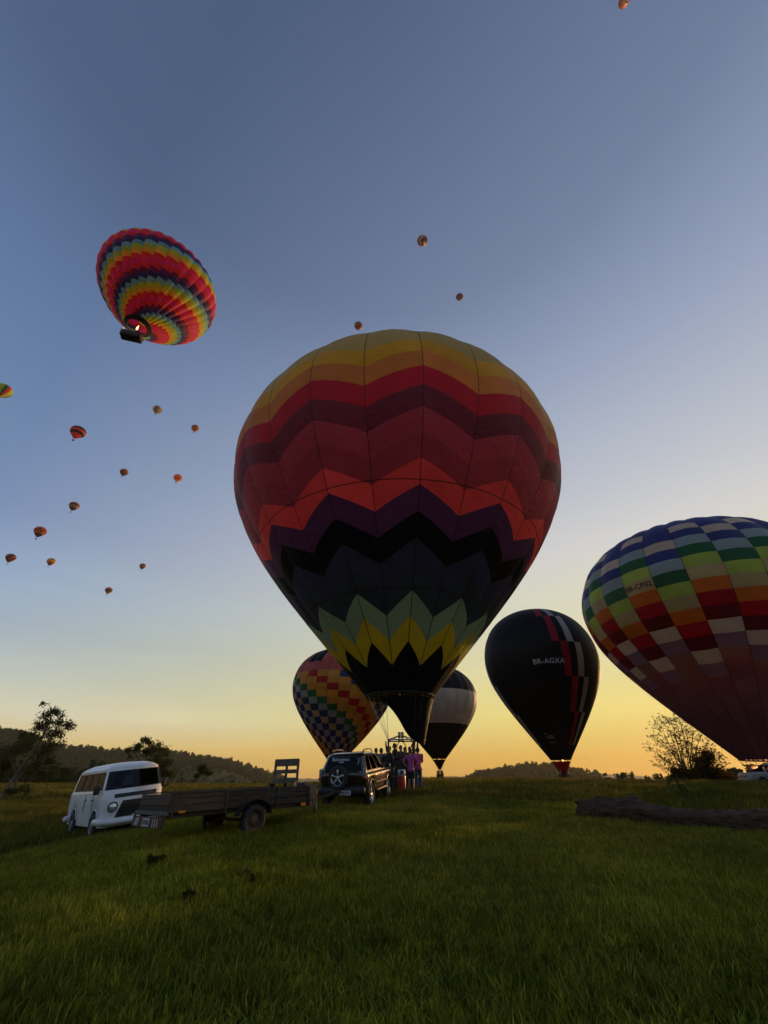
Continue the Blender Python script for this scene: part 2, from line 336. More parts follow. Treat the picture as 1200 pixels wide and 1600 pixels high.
def build_envelope(root, env, panels, tapes_v=(), tape_w=.05, tape_vert=True, limit=300, crown_v=.02, tape_mat=None):
    """panels: list of (gore, tL, tR, bL, bR, material). Largest `limit` in view are objects of their own, the rest one part."""
    org = np.array(root.location)
    mb = MB()
    vv = np.concatenate([np.linspace(.02, 1, 60)])
    if tape_vert:
        for g in range(env.n):
            th0 = env.seam0 + g * env.w; r = np.maximum(np.interp(vv, _arc, _pf[:, 0]) * env.R, .3)
            a = env.pts(np.full_like(vv, th0) - tape_w / 2 / r, vv, .012 * env.R / 10) - org; b = env.pts(np.full_like(vv, th0) + tape_w / 2 / r, vv, .012 * env.R / 10) - org
            k = len(vv); mb.add(np.vstack([a, b]), [(i, i + 1, k + i + 1, k + i) for i in range(k - 1)])
    for tv in list(tapes_v):
        th = np.linspace(0, 2 * np.pi, env.n * 6 + 1); dv = tape_w / env.R / 5.0
        a = env.pts(th, np.full_like(th, tv - dv), .014) - org; b = env.pts(th, np.full_like(th, tv + dv), .014) - org
        k = len(th); mb.add(np.vstack([a, b]), [(i, k + i, k + i + 1, i + 1) for i in range(k - 1)])
    th = np.linspace(0, 2 * np.pi, 48, endpoint=False)   # crown ring
    c = env.pts(np.array([0.0]), np.array([0.0005]), .03)[0] - org; ring = env.pts(th, np.full_like(th, crown_v + .004), .02) - org
    mb.add(np.vstack([ring, [c]]), [(i, (i + 1) % 48, 48) for i in range(48)])
    # mouth hoop
    ring = env.pts(np.linspace(0, 2 * np.pi, 49), np.full(49, 1.0), .01) - org
    mb.tube(ring, .035 * env.R / 10 + .01, 5, caps=False)
    e = mb.build('envelope', tape_mat or BLACK_TAPE, root, True)
    built = []
    for (g, tL, tR, bL, bR, mat) in panels:
        p, f, n, uv = panel_arrays(env, g, tL, tR, bL, bR)
        c = p.mean(0); nn = n.mean(0); d = CAMP - c; dist = np.linalg.norm(d); face = float(nn @ d) / dist
        area = (abs(bL - tL) + abs(bR - tR)) * .5 * np.interp((tL + bL) / 2, _arc, _pf[:, 0])
        built.append((face * area / dist ** 2, p - org, f, n, mat, uv))
    built.sort(key=lambda q: -q[0])
    for (_, p, f, n, mat, uv) in built[:limit]: mesh_obj('panel', p, f, mat, e, True, normals=n, uv=uv)
    if len(built) > limit:
        V = []; Fc = []; Nn = []; mats = []; mi = []; UV = []
        for (_, p, f, n, mat, uv) in built[limit:]:
            k = len(V); UV += list(uv); V += list(p); Nn += list(n); Fc += [tuple(i + k for i in q) for q in f]
            if mat not in mats: mats.append(mat)
            mi += [mats.index(mat)] * len(f)
        o = mesh_obj('far_panels', V, Fc, mats, e, True, mi, Nn, UV); o['kind'] = 'stuff'
    return e
def skirt(root, env, gap, depth, rbot, mat, name='skirt', a0=-180, a1=180, rtop=None, nseg=40, posts=12, centre_shift=(0, 0, 0)):
    """cloth ring hung under the mouth, a slit of daylight between"""
    org = np.array(root.location); rt_ = (rtop if rtop else _pf[-1, 0] * env.R)
    mb = MB(); V = []; Fc = []
    th = np.radians(np.linspace(a0, a1, nseg + 1)); rows = 7
    for j in range(rows):
        t = j / (rows - 1); r = rt_ * .97 + (rbot - rt_ * .97) * (t ** .9); z = -gap - depth * t
        for q in th:
            sc = gap * .45 * (1 - t) * abs(math.cos(q * posts / 2)) if j == 0 else 0
            V.append(env.mouth - org + (r * math.cos(q)) * env.e1 + (r * math.sin(q)) * env.e2 + (z - sc) * env.a + np.array(centre_shift) * t)
    k = nseg + 1
    for j in range(rows - 1):
        for i in range(nseg): Fc.append((j * k + i, (j + 1) * k + i, (j + 1) * k + i + 1, j * k + i + 1))
    o = mesh_obj(name, V, Fc, mat, root, True)
    tb = MB()
    for i in range(posts):
        q = math.radians(a0 + (a1 - a0) * (i + .5) / posts)
        d = math.cos(q) * env.e1 + math.sin(q) * env.e2; p = env.mouth - org
        tb.tube([p + d * rt_, p + d * rt_ * .97 - env.a * gap * 1.2], .02, 5)
    tb.build('mouth_tabs', BLACK_TAPE, root)
    return o
def balloon_root(mouth, base_z, label, group=None):
    r = empty('hot_air_balloon', (mouth[0], mouth[1], base_z)); return tag(r, label, 'balloon', group)
def simple_basket(root, mouth, base_z, w_=1.3, d_=1.1, h_=1.1, burner=True, frame_h=.75, rm=1.2, rz=0.0):
    """small wicker basket with rim, uprights, burner and flying wires; local to root (base at 0)"""
    R3 = Matrix.Rotation(rz, 3, 'Z')
    b = MB(); b.box((0, 0, h_ / 2), (w_, d_, h_), R3, bev=.12); b.build('basket', WICKER, root, True)
    b = MB(); cs = [R3 @ Vector((sx * w_ / 2, sy * d_ / 2, h_ + .03)) for sx, sy in ((-1, -1), (1, -1), (1, 1), (-1, 1), (-1, -1))]
    b.tube(cs, .055, 6); b.build('rim', LEATHER, root, True)
    fz = h_ + frame_h; fr = [R3 @ Vector((sx * w_ * .42, sy * d_ * .42, fz)) for sx, sy in ((-1, -1), (1, -1), (1, 1), (-1, 1), (-1, -1))]
    for i in range(4): MB().tube([cs[i], fr[i]], .03, 6).build('upright', STEEL, root)
    b = MB(); b.tube(fr, .03, 6); b.lathe([(.0, fz - .02), (.13, fz), (.15, fz + .1), (.15, fz + .32), (.12, fz + .36), (.0, fz + .36)], n=12); b.build('burner', STEEL, root)
    b = MB(); top = np.array(mouth) - np.array(root.location)
    for i in range(4):
        for da in (-.35, .35):
            q = math.atan2(fr[i].y, fr[i].x) + da; b.tube([fr[i], (top[0] + rm * math.cos(q), top[1] + rm * math.sin(q), top[2])], .008, 4)
    b.build('flying_wires', STEEL, root)
def flame(root, p, h_, r_, strength):
    mb = MB(); pr = [(0.001, 0), (r_ * .7, h_ * .1), (r_, h_ * .3), (r_ * .8, h_ * .55), (r_ * .35, h_ * .85), (.002, h_)]
    mb.lathe(pr, n=12, c=p); return mb.build('flame', glow('flame_%g' % strength, (1, .48, .12), strength), root, True)
# ---- fabric colours
FB = {k: fabric('nylon_' + k, c, tr_, thru={'plum': .10, 'mauve': .03}.get(k, 0.0)) for k, c, tr_ in (
    ('olive', (.68, .58, .20), .68), ('gold', (.85, .52, .03), .68), ('orange', (.85, .33, .08), .68), ('red', (.62, .018, .06), .68),
    ('maroon', (.24, .03, .07), .45), ('dusky', (.52, .065, .15), .60), ('rose', (.44, .055, .125), .60), ('coral', (1.0, .10, .17), .74),
    ('purple', (.12, .04, .15), .4), ('black', (.008, .007, .008), .1), ('navy', (.045, .05, .12), .4), ('ink', (.04, .055, .085), .4),
    ('sage', (.26, .44, .34), .46), ('mustard', (.58, .50, .03), .46), ('bottle', (.03, .06, .03), .3),
    ('blue', (.045, .055, .20), .35), ('cream', (.78, .62, .46), .48), ('grey', (.36, .46, .46), .46), ('green', (.03, .14, .05), .35),
    ('lime', (.52, .70, .10), .48), ('tan', (.64, .50, .22), .48), ('rust', (.75, .18, .015), .48), ('scarlet', (.55, .01, .02), .48),
    ('oxblood', (.19, .012, .015), .35), ('mauve', (.26, .15, .25), .55), ('plum', (.15, .075, .12), .52),
    ('pink', (.62, .13, .10), .45), ('yellow', (.80, .37, .05), .48), ('silver', (.36, .38, .36), .42), ('crimson', (.55, .015, .02), .45), ('cobalt', (.03, .045, .13), .35),
    ('sand', (.56, .38, .2), .42), ('white', (.72, .62, .56), .45), ('darkred', (.2, .01, .015), .4), ('ash', (.5, .46, .46), .4),
    ('teal', (.20, .62, .80), .60), ('leaf', (.52, .80, .03), .60), ('amber', (1.0, .60, .04), .62), ('ruby', (.96, .025, .045), .62), ('magenta', (.96, .025, .28), .62),
    ('wine', (.28, .012, .05), .4), ('aubergine', (.20, .012, .11), .45), ('indigo', (.03, .035, .20), .4))}

# ---- the big zigzag balloon in the middle
def big_balloon():
    m = at_dist(625, 1089, 22.5); env = Env(m, 10.85, .77, 24, -84.5, bulge=.007)
    bz = gz(m[0], m[1] + .6); root = balloon_root(m, bz, 'huge balloon with zigzag bands from gold through coral to navy, in the middle'); root.location = (m[0], m[1], bz)
    cols = ['gold', 'orange', 'red', 'maroon', 'dusky', 'rose', 'coral', 'purple', 'black', 'navy', 'ink', 'sage', 'mustard']
    b = [.4025 + .0397 * k for k in range(15)]
    pan = []
    for g in range(24):
        hiL = (g % 2 == 0)     # seam at -84.5 is a peak; gore 0 runs from that peak to the next valley
        def B(k): return (b[k], b[k + 1]) if hiL else (b[k + 1], b[k])
        L, R_ = B(0); pan.append((g, .25, .25, L, R_, FB['olive'])); pan.append((g, .02, .02, .25, .25, FB['olive']))
        for k, c in enumerate(cols):
            tL, tR = B(k); bL, bR = B(k + 1); pan.append((g, tL, tR, bL, bR, FB[c]))
        tL, tR = B(13)
        pan.append((g, tL, tR, .985, .985, FB['bottle' if g in (23, 0) and False else 'black'])); pan.append((g, .985, .985, 1, 1, FB['black']))
    build_envelope(root, env, pan, (.6735, .835), .036)
    # scoop: dark cloth hung from the lower mouth on the sunny side, pulled to the burner frame
    org = np.array(root.location); V = []; Fc = []; rt_ = _pf[-1, 0] * 10.85; n = 34; rows = 9
    for j in range(rows):
        t = j / (rows - 1)
        for i in range(n + 1):
            q = rad(-150 + 255 * i / n); edge = abs(2 * i / n - 1)
            dep = 2.05 * (1 - .9 * edge ** 3) if i < n / 2 else 2.05 * (1 - .55 * edge ** 3)
            r = rt_ * (1 - .10 * t) * (1 - .52 * t); dz = -.10 - dep * t - (.10 * abs(math.cos(q * 4.5)) if j == 0 else 0)
            V.append(m - org + np.array((r * math.cos(q) + .42 * t, r * math.sin(q) * .9 + .1 * t, dz)))
    for j in range(rows - 1):
        for i in range(n): Fc.append((j * (n + 1) + i, (j + 1) * (n + 1) + i, (j + 1) * (n + 1) + i + 1, j * (n + 1) + i + 1))
    mesh_obj('scoop', V, Fc, FB['black'], root, True)
    tb = MB()
    for i in range(9):
        q = rad(-150 + 255 * i / 8); d = np.array((math.cos(q), math.sin(q), 0)); p = m - org
        tb.tube([p + d * rt_, p + d * rt_ - np.array((0, 0, .2))], .025, 5)
    tb.build('mouth_tabs', BLACK_TAPE, root)
    # basket, frame, burner
    W_, D_, Hh = 1.4, 1.6, 1.15; fz = at_dist(624, 1157, 22.5)[2] - bz
    bw = MB(); bw.box((0, 0, Hh / 2), (W_, D_, Hh), bev=.1); bk = bw.build('basket', WICKER, root, True)
    for z in (.18, .48, .78, 1.0):
        mb = MB(); mb.box((0, 0, z), (W_ + .03, D_ + .03, .05), bev=.02); mb.build('basket_band', LEATHER if z != .48 else paint('rope_tan', (.25, .16, .08), .8), bk)
    mb = MB(); c4 = [(-W_ / 2, -D_ / 2, Hh + .03), (W_ / 2, -D_ / 2, Hh + .03), (W_ / 2, D_ / 2, Hh + .03), (-W_ / 2, D_ / 2, Hh + .03), (-W_ / 2, -D_ / 2, Hh + .03)]
    mb.tube(c4, .06, 8); mb.build('rim', LEATHER, bk, True)
    fx, fy = .62, .55; f4 = [(-fx, -fy, fz), (fx, -fy, fz), (fx, fy, fz), (-fx, fy, fz), (-fx, -fy, fz)]
    for i, (p, q) in enumerate(zip(c4[:4], f4[:4])): MB().tube([(p[0] * .86, p[1] * .6, p[2]), q], .038, 8).build('upright', LEATHER, root, True)
    mb = MB(); mb.tube(f4, .03, 8)
    for i in range(4): mb.tube([f4[i], (f4[i][0] * .18, f4[i][1] * .18, fz + .2)], .02, 6)
    mb.build('burner_frame', STEEL, root)
    mb = MB()
    for sx in (-.075, .075):
        mb.lathe([(.0, fz - .08), (.06, fz - .06), (.065, fz + .05), (.06, fz + .08)], n=12, c=(sx, 0, 0)); mb.lathe([(.068, fz + .10), (.068, fz + .36), (.055, fz + .36), (.055, fz + .10)], n=14, c=(sx, 0, 0), closed=True)
        mb.tube([(sx + .05 * math.cos(a), .05 * math.sin(a), fz + .1 + .01 * a) for a in np.linspace(0, 18, 60)], .008, 5)
    mb.build('burner', STEEL, root, True)
    mb = MB()
    for i in range(4):
        for da in (-.42, -.14, .14, .42):
            q = math.atan2(f4[i][1], f4[i][0]) + da; tp = m - org; mb.tube([f4[i], (tp[0] + rt_ * math.cos(q), tp[1] + rt_ * math.sin(q), tp[2])], .007, 4)
    mb.build('flying_wires', STEEL, root)
    for k in (-.25, .28): MB().tube([(k, -.35, Hh + .1), (k * .8, -.3, fz - .25), (k * .25, -.05, fz - .02)], .02, 6).build('fuel_hose', BLACK_TAPE, root, True)
    flame(root, (0, 0, fz + 1.35), .75, .15, .8)
    return root, env
BIG, BIG_ENV = big_balloon()

# ---- the checkered balloon cut by the right edge of the picture
def text_on(env, text, th_mid, v_mid, height, mat, parent, name='lettering', spacing=1.0, lift=.03, extrude=.004):
    cu = bpy.data.curves.new('t', 'FONT'); cu.body = text; cu.size = 1.0; cu.align_x = 'CENTER'; cu.align_y = 'CENTER'; cu.space_character = spacing; cu.resolution_u = 3; cu.offset = .010
    ob = bpy.data.objects.new('t', cu); COL.objects.link(ob)
    me = ob.to_mesh(); bm = bmesh.new(); bm.from_mesh(me); ob.to_mesh_clear(); bpy.data.objects.remove(ob)
    bmesh.ops.triangulate(bm, faces=bm.faces); bmesh.ops.subdivide_edges(bm, edges=[e for e in bm.edges if e.calc_length() > .25], cuts=2, use_grid_fill=False)
    bmesh.ops.triangulate(bm, faces=bm.faces); bm.verts.index_update()
    co = np.array([v.co[:] for v in bm.verts]); fs = [[v.index for v in f.verts] for f in bm.faces]; bm.free()
    r = float(np.interp(v_mid, _arc, _pf[:, 0])) * env.R; L = env.R * 3.9 * env.H ** .5
    L = float(np.linalg.norm(env.pts(np.array([0.]), np.array([v_mid + .01])) - env.pts(np.array([0.]), np.array([v_mid - .01]))) / .02)
    h = height / .72
    p = env.pts(rad(th_mid) + co[:, 0] * h / r, v_mid - co[:, 1] * h / L, lift)
    return mesh_obj(name, p - np.array(parent.location), fs, mat, parent)
def checker_balloon():
    m = at_dist(1195, 1187, 54); env = Env(m, 11.5, .77, 26, -114.5 - 13.85 * 8, tx=2, bulge=.014)
    bz = gz(m[0], m[1]); root = balloon_root(m, bz, 'large balloon with offset blue, green, lime, orange and red blocks, at the right edge')
    seq = ['cream', 'blue', 'grey', 'green', 'lime', 'tan', 'rust', 'scarlet', 'oxblood', 'cream', 'mauve']
    v0, dv = .272, .0378; pan = []
    for g in range(26):
        # gore 7 lies just left of the seam at -114.5
        k = g - 7
        off = {0: 0, 1: 1, 2: 0, 3: 2}.get(k, (0 if k % 2 == 0 else 2))
        t0 = v0 + off * dv
        pan.append((g, .02, .02, .14, .14, FB['blue'])); pan.append((g, .14, .14, t0, t0, FB['blue']))
        for i, c in enumerate(seq):
            a, b = t0 + i * dv, t0 + (i + 1) * dv; pan.append((g, a, a, b, b, FB[c]))
        a = t0 + len(seq) * dv; pan.append((g, a, a, .86, .86, FB['plum'])); pan.append((g, .86, .86, 1, 1, FB['plum']))
    build_envelope(root, env, pan, (), .035)
    text_on(env, 'BR-CP02', -149.3, .479, .50, paint('print_black', (.01, .01, .01), .7), root)
    skirt(root, env, .34, 1.1, .8, FB['plum'])
    simple_basket(root, m, bz, 1.5, 1.3, 1.05, frame_h=.5, rm=1.6)
    return root
CHK = checker_balloon()

# ---- the black balloon with red and white steps
def black_balloon():
    m = at_dist(876, 1187, 66); env = Env(m, 8.0, .97, 48, -96.0, bulge=.004)
    bz = gz(m[0], m[1]); root = balloon_root(m, bz, 'black balloon with stepped red and white blocks and a red skirt, right of the middle')
    rows = [(.02, .107), (.107, .27), (.27, .4325), (.4325, .596), (.596, .7635), (.7635, .93), (.93, 1.0)]; pan = []
    for g in range(48):
        for i, (a, b) in enumerate(rows):
            c = 'black'
            if 1 <= i <= 5:
                s_ = (g - (i - 2)) % 16
                if s_ == 0: c = 'red'
                if s_ == 2: c = 'ash'
            pan.append((g, a, a, b, b, FB[c]))
    build_envelope(root, env, pan, (), .02)
    wm = paint('print_grey', (.55, .55, .55), .7)
    text_on(env, 'BR-AGXA', -102.4, .527, .64, wm, root, spacing=1.08)
    # small emblem low on the envelope: a dot, an arch and an underline
    org = np.array(root.location)
    def patch(mb, th0, th1, v0_, v1_, n=6):
        th = np.radians(np.linspace(th0, th1, n)); a = env.pts(th, np.full(n, v0_), .03) - org; b = env.pts(th, np.full(n, v1_), .03) - org
        mb.add(np.vstack([a, b]), [(i, n + i, n + i + 1, i + 1) for i in range(n - 1)])
    mb = MB(); patch(mb, -133, -129.5, .866, .876); patch(mb, -133, -131, .884, .896); patch(mb, -127, -118, .880, .885); patch(mb, -127.5, -125.5, .885, .898); patch(mb, -118, -116, .881, .898); patch(mb, -122.5, -121, .886, .896); patch(mb, -131, -115, .913, .916)
    mb.build('emblem', paint('emblem_grey', (.22, .22, .22), .7), root)
    skirt(root, env, .16, 1.75, .22, FB['darkred'], posts=8)
    simple_basket(root, m, bz, 1.1, 1.0, 1.0, frame_h=.35, rm=1.1)
    flame(root, (0.25, 0, m[2] - bz - 1.3), 1.7, .16, 3.0)
    MB().tube([(1.0, -.6, m[2] - bz - .1), (.9, -.7, .2)], .012, 4).build('drop_line', BLACK_TAPE, root)
    return root
BLK = black_balloon()

# ---- the checkered balloon behind the off-road car
def diagonal_balloon():
    m = at_dist(524, 1186, 71); env = Env(m, 8.0, .77, 28, -101.3, tx=3, bulge=.022)
    bz = gz(m[0], m[1]); root = balloon_root(m, bz, 'yellow balloon with diagonal red, green and blue checks, behind the black off-road car')
    seq = ['yellow', 'crimson', 'yellow', 'yellow', 'green', 'silver', 'cobalt', 'sand', 'indigo', 'silver', 'indigo', 'sand', 'cobalt', 'yellow']
    pan = []; v0, dv = .405, .0435
    for g in range(28):
        pan.append((g, .02, .02, .2, .2, FB['black'])); pan.append((g, .2, .2, .335, .335, FB['pink' if g % 4 in (0, 3) else 'black'])); pan.append((g, .335, .335, v0, v0, FB['pink']))
        k0 = g if g < 14 else g - 28       # gore -1 is just left of the seam at -101.3
        for i in range(13):
            a, b = v0 + i * dv, v0 + (i + 1) * dv
            b = min(b, .97); pan.append((g, a, a, b, b, FB[seq[(i - (k0 + 1)) % 14]]))
        pan.append((g, .97, .97, 1, 1, FB['darkred']))
    build_envelope(root, env, pan, (), .02, limit=300)
    skirt(root, env, .12, 1.2, .4, FB['darkred'])
    simple_basket(root, m, bz, 1.3, 1.1, 1.05, frame_h=.4, rm=1.1)
    return root
diagonal_balloon()

# ---- the black and white balloon far behind the basket
def white_balloon():
    m = at_dist(686, 1185, 86); env = Env(m, 8.0, .77, 24, -98, bulge=.014)
    bz = gz(m[0], m[1]); root = balloon_root(m, bz, 'black balloon with one broad white belt, far behind the people in pink')
    pan = []
    for g in range(24):
        pan += [(g, .02, .02, .25, .25, FB['black']), (g, .25, .25, .43, .43, FB['navy' if False else 'black'])]
        for a, b in ((.43, .53), (.53, .63), (.63, .70)): pan.append((g, a, a, b, b, FB['white']))
        pan += [(g, .70, .70, .85, .85, FB['black']), (g, .85, .85, 1, 1, FB['black'])]
    build_envelope(root, env, pan, (), .018)
    skirt(root, env, .16, 1.5, .25, FB['black'], posts=8)
    simple_basket(root, m, bz, 1.2, 1.1, 1.05, frame_h=.5, rm=1.1)
    flame(root, (0, 0, m[2] - bz - 1.2), 1.3, .1, 1.5)
    return root
WHT = white_balloon()

# ---- the rainbow balloon flying at upper left
def rainbow_balloon():
    m = np.array((-39.17, 35.7, 61.04)); env = Env(m, 9.0, .77, 32, -86.5, bulge=.026)
    root = balloon_root(m, m[2] - 2.9, 'rainbow balloon with spiralling small blocks flying high at upper left, its flame alight')
    seq = ['teal', 'leaf', 'amber', 'ruby', 'magenta', 'ruby', 'wine', 'indigo']; seq = ['teal', 'leaf', 'amber', 'ruby', 'magenta', 'ruby', 'aubergine', 'indigo']
    dv = .03025; sh = .242 * 3 / 32; pan = []
    for g in range(32):
        top = (.536 - sh * g) % .242 - .242
        i = 0
        while True:
            a = top + i * dv; b = a + dv
            if a >= .972: break
            a_, b_ = max(a, .02), min(b, .972)
            if b_ - a_ > .002: pan.append((g, a_, a_, b_, b_, FB[seq[i % 8]]))
            i += 1
        pan.append((g, .972, .972, 1, 1, FB['black']))
    build_envelope(root, env, pan, (), .015)
    simple_basket(root, m, m[2] - 2.9, 2.9, 1.3, .95, frame_h=.55, rm=1.3, rz=rad(16))
    flame(root, (.1, 0, 2.3), 1.2, .13, 6.0)
    return root
rainbow_balloon()

# ---- the many small balloons already high in the sky
def project(p):
    q = np.asarray(p, float) - CAMP; z = q @ FW
    return np.stack([600 + FPX * q[..., 0] / z, 800 - FPX * (q @ UPV) / z], -1)
def small_balloon(cx, cy, wpx, label, cols, style, R=6.2, n=16):
    """placed so that its envelope is seen round (cx, cy), wpx wide, at the distance its real size asks for"""
    D = R * 2 * 620 / wpx; px, py = cx, cy
    for _ in range(14):
        v = ray(px, py); v = v / np.linalg.norm(v); m = CAMP + v * D
        env = Env(m, R, .80, n, 0, bulge=.02)
        T, V = np.meshgrid(np.linspace(0, 2 * np.pi, 40), np.linspace(0, 1, 30)); p = project(env.pts(T, V)).reshape(-1, 2)
        x0, x1, y0, y1 = p[:, 0].min(), p[:, 0].max(), p[:, 1].min(), p[:, 1].max()
        px += cx - (x0 + x1) / 2; py += cy - (y0 + y1) / 2; D *= (x1 - x0) / wpx
    base = m - np.array((0, 0, 3.4)); root = tag(empty('hot_air_balloon', base), label, 'balloon', 'small balloons flying in the distance')
    V = []; Fc = []; mi = []; nv = 22; nu = n * 3
    th = np.linspace(0, 2 * np.pi, nu, endpoint=False); vv = np.linspace(.01, 1, nv + 1)
    for v_ in vv: V += list(env.pts(th, np.full(nu, v_)) - base)
    for j in range(nv):
        for i in range(nu):
            g = i // 3; f = vv[j]
            if style == 'bands': k = int(f * len(cols) * .999)
            elif style == 'gores': k = g % len(cols)
            elif style == 'spiral': k = int(f * 9 + g * len(cols) * 2 / n) % len(cols)
            elif style == 'zigzag': k = int(f * len(cols) * 1.3 + (.5 if g % 2 else 0)) % len(cols)
            else: k = (int(f * 8) + g) % len(cols)
            Fc.append((j * nu + i, (j + 1) * nu + i, (j + 1) * nu + (i + 1) % nu, j * nu + (i + 1) % nu)); mi.append(k)
    mesh_obj('envelope', V, Fc, [FB[c] for c in cols], root, True, mi)
    mb = MB(); mb.box((0, 0, .55), (1.4, 1.2, 1.1), bev=.1); mb.build('basket', WICKER, root)
    mb = MB()
    for sx in (-1, 1):
        for sy in (-1, 1): mb.tube([(sx * .6, sy * .5, 1.1), (sx * 1.0, sy * .8, 3.4)], .03, 4)
    mb.build('flying_wires', BLACK_TAPE, root)
SMALL = [
 (975, 2, 18, 'dark red and cream balloon cut by the top edge of the picture', ['maroon', 'cream', 'maroon', 'rust', 'cream'], 'bands'),
 (660, 376, 16, 'brown and cream swirl balloon high above the huge zigzag balloon', ['maroon', 'sand', 'cream', 'maroon', 'oxblood'], 'spiral'),
 (718, 464, 11.5, 'tiny dark balloon up and right of the huge zigzag balloon', ['maroon', 'plum', 'oxblood', 'plum'], 'bands'),
 (560, 509, 13, 'small dark red balloon just over the crown of the huge zigzag balloon', ['oxblood', 'maroon', 'cobalt', 'rust'], 'zigzag'),
 (5, 610, 32, 'lime, green and red balloon cut by the left edge of the picture', ['lime', 'lime', 'green', 'ruby', 'rust', 'amber'], 'gores'),
 (246, 640, 15, 'small green and orange balloon below the rainbow balloon', ['green', 'rust', 'teal', 'amber'], 'gores'),
 (305, 669, 12.5, 'small orange balloon, nearest of the small ones to the huge zigzag balloon', ['rust', 'oxblood', 'amber', 'maroon'], 'check'),
 (122, 675, 26, 'red balloon with dark zigzag rings, biggest of the small ones at left', ['maroon', 'coral', 'black', 'coral', 'black', 'coral', 'coral'], 'bands'),
 (194, 738, 14, 'small dark balloon with one bright side, left of a plain orange one', ['plum', 'maroon', 'rust', 'plum'], 'zigzag'),
 (278, 747, 14, 'plain orange small balloon with a white foot', ['rust', 'rust', 'orange', 'rust', 'cream'], 'bands'),
 (116, 791, 17.5, 'dark and orange striped balloon below the red ringed one', ['black', 'rust', 'oxblood', 'sand'], 'zigzag'),
 (63, 831, 21.5, 'dark topped brown and orange balloon, largest of the low group at left', ['black', 'maroon', 'rust', 'oxblood', 'orange'], 'zigzag'),
 (17, 872, 18, 'brown striped balloon lowest by the left edge', ['oxblood', 'black', 'rust', 'maroon'], 'check'),
 (80, 878, 14.5, 'small brown and gold balloon, second from the left edge in the lowest group', ['maroon', 'bottle', 'amber', 'rust'], 'zigzag'),
 (223, 885, 10.5, 'tiniest balloon, rust coloured, low over the white van', ['oxblood', 'rust', 'plum'], 'bands'),
 (170, 923, 12.5, 'lowest flying balloon, olive and orange, over the white van', ['mustard', 'rust', 'bottle'], 'zigzag')]
for a in SMALL: small_balloon(*a)

# ================================================================== hills, woods and far mountains
def ridge(name, crest, D, depth, mat, rows=14, foot=-6.0, rough=0.0, n=90, seed=1):
    rg = np.random.default_rng(seed); cx = np.array([c[0] for c in crest], float); cy = np.array([c[1] for c in crest], float)
    xs = np.linspace(cx[0], cx[-1], n); ys = np.interp(xs, cx, cy); V = []; Fc = []
    k = np.exp(-np.linspace(-2, 2, 9) ** 2); k /= k.sum(); ys = np.convolve(np.pad(ys, 4, mode='edge'), k, 'valid')
    for j in range(rows):
        t = j / (rows - 1) * 1.6 - 1            # -1 front foot, 0 crest, .6 behind
        for i in range(n):
            c = at_dist(xs[i], ys[i], D); dirn = np.array((c[0], c[1])) / D; q = D + t * depth
            hgt = math.cos(t * math.pi / 2) ** 1.3 if abs(t) < 1 else 0
            z = foot + (c[2] - foot) * hgt + rough * (rg.random() - .5) * hgt
            V.append((dirn[0] * q, dirn[1] * q, z))
    for j in range(rows - 1):
        for i in range(n - 1): Fc.append((j * n + i, j * n + i + 1, (j + 1) * n + i + 1, (j + 1) * n + i))
    o = mesh_obj(name, V, Fc, mat, None, True); tag(o, kind='structure'); return o, np.array(V).reshape(rows, n, 3)
M_WOOD = paint('wooded_ground', (.028, .04, .015), .95, col2=(.045, .055, .02), scale=.02, amt=.8, spec=.1)
M_PAST = paint('pasture', (.032, .04, .014), .95, col2=(.055, .05, .02), scale=.03, amt=.7, spec=.1)
M_MOUNT = paint('mountain', (.06, .07, .06), .95, spec=.1)
_, HILL = ridge('hill', [(-140, 1146), (0, 1154), (40, 1164), (85, 1180), (140, 1185), (200, 1186), (270, 1190), (330, 1196), (375, 1205), (405, 1216), (440, 1226)], 1300, 600, M_WOOD, foot=-26, rough=4, seed=3)
_, SLOPE = ridge('hill_slope', [(215, 1222), (260, 1201), (300, 1196), (340, 1201), (380, 1211), (410, 1221)], 900, 260, M_PAST, foot=-12, rough=1, seed=4)
_, MOUND = ridge('mound', [(725, 1226), (745, 1219), (790, 1209), (830, 1204), (870, 1207), (905, 1213), (940, 1222)], 1000, 300, M_WOOD, foot=-14, rough=2, seed=5)
ridge('mountains', [(370, 1219), (410, 1214), (450, 1215), (520, 1219), (620, 1219), (690, 1214), (740, 1214), (800, 1218), (880, 1216), (930, 1211), (965, 1210), (1000, 1213), (1040, 1217), (1120, 1213), (1220, 1211), (1400, 1216)], 3900, 900, M_MOUNT, foot=-40, rough=14, n=140, seed=6)

def sky_block_behind():  # unseen rise added behind the viewer so the car's rear reflects no bright sky
    V = []; Fc = []; n = 60; rw = 8
    for j in range(rw):
        t = j / (rw - 1)
        for i in range(n):
            az = rad(95 + 170 * i / (n - 1)); D = 110 + 150 * t; z = -2 + (24 + 6 * math.sin(i * .7) + 4 * math.sin(i * 1.9)) * math.sin(math.pi * min(1, t * .9 + .02)) * min(1, 4 * min(i, n - 1 - i) / n + .2); V.append((D * math.sin(az), D * math.cos(az), z))
    for j in range(rw - 1):
        for i in range(n - 1): Fc.append((j * n + i, j * n + i + 1, (j + 1) * n + i + 1, (j + 1) * n + i))
    tag(mesh_obj('sky_block_rise', V, Fc, M_WOOD, None, True), kind='structure')
sky_block_behind()

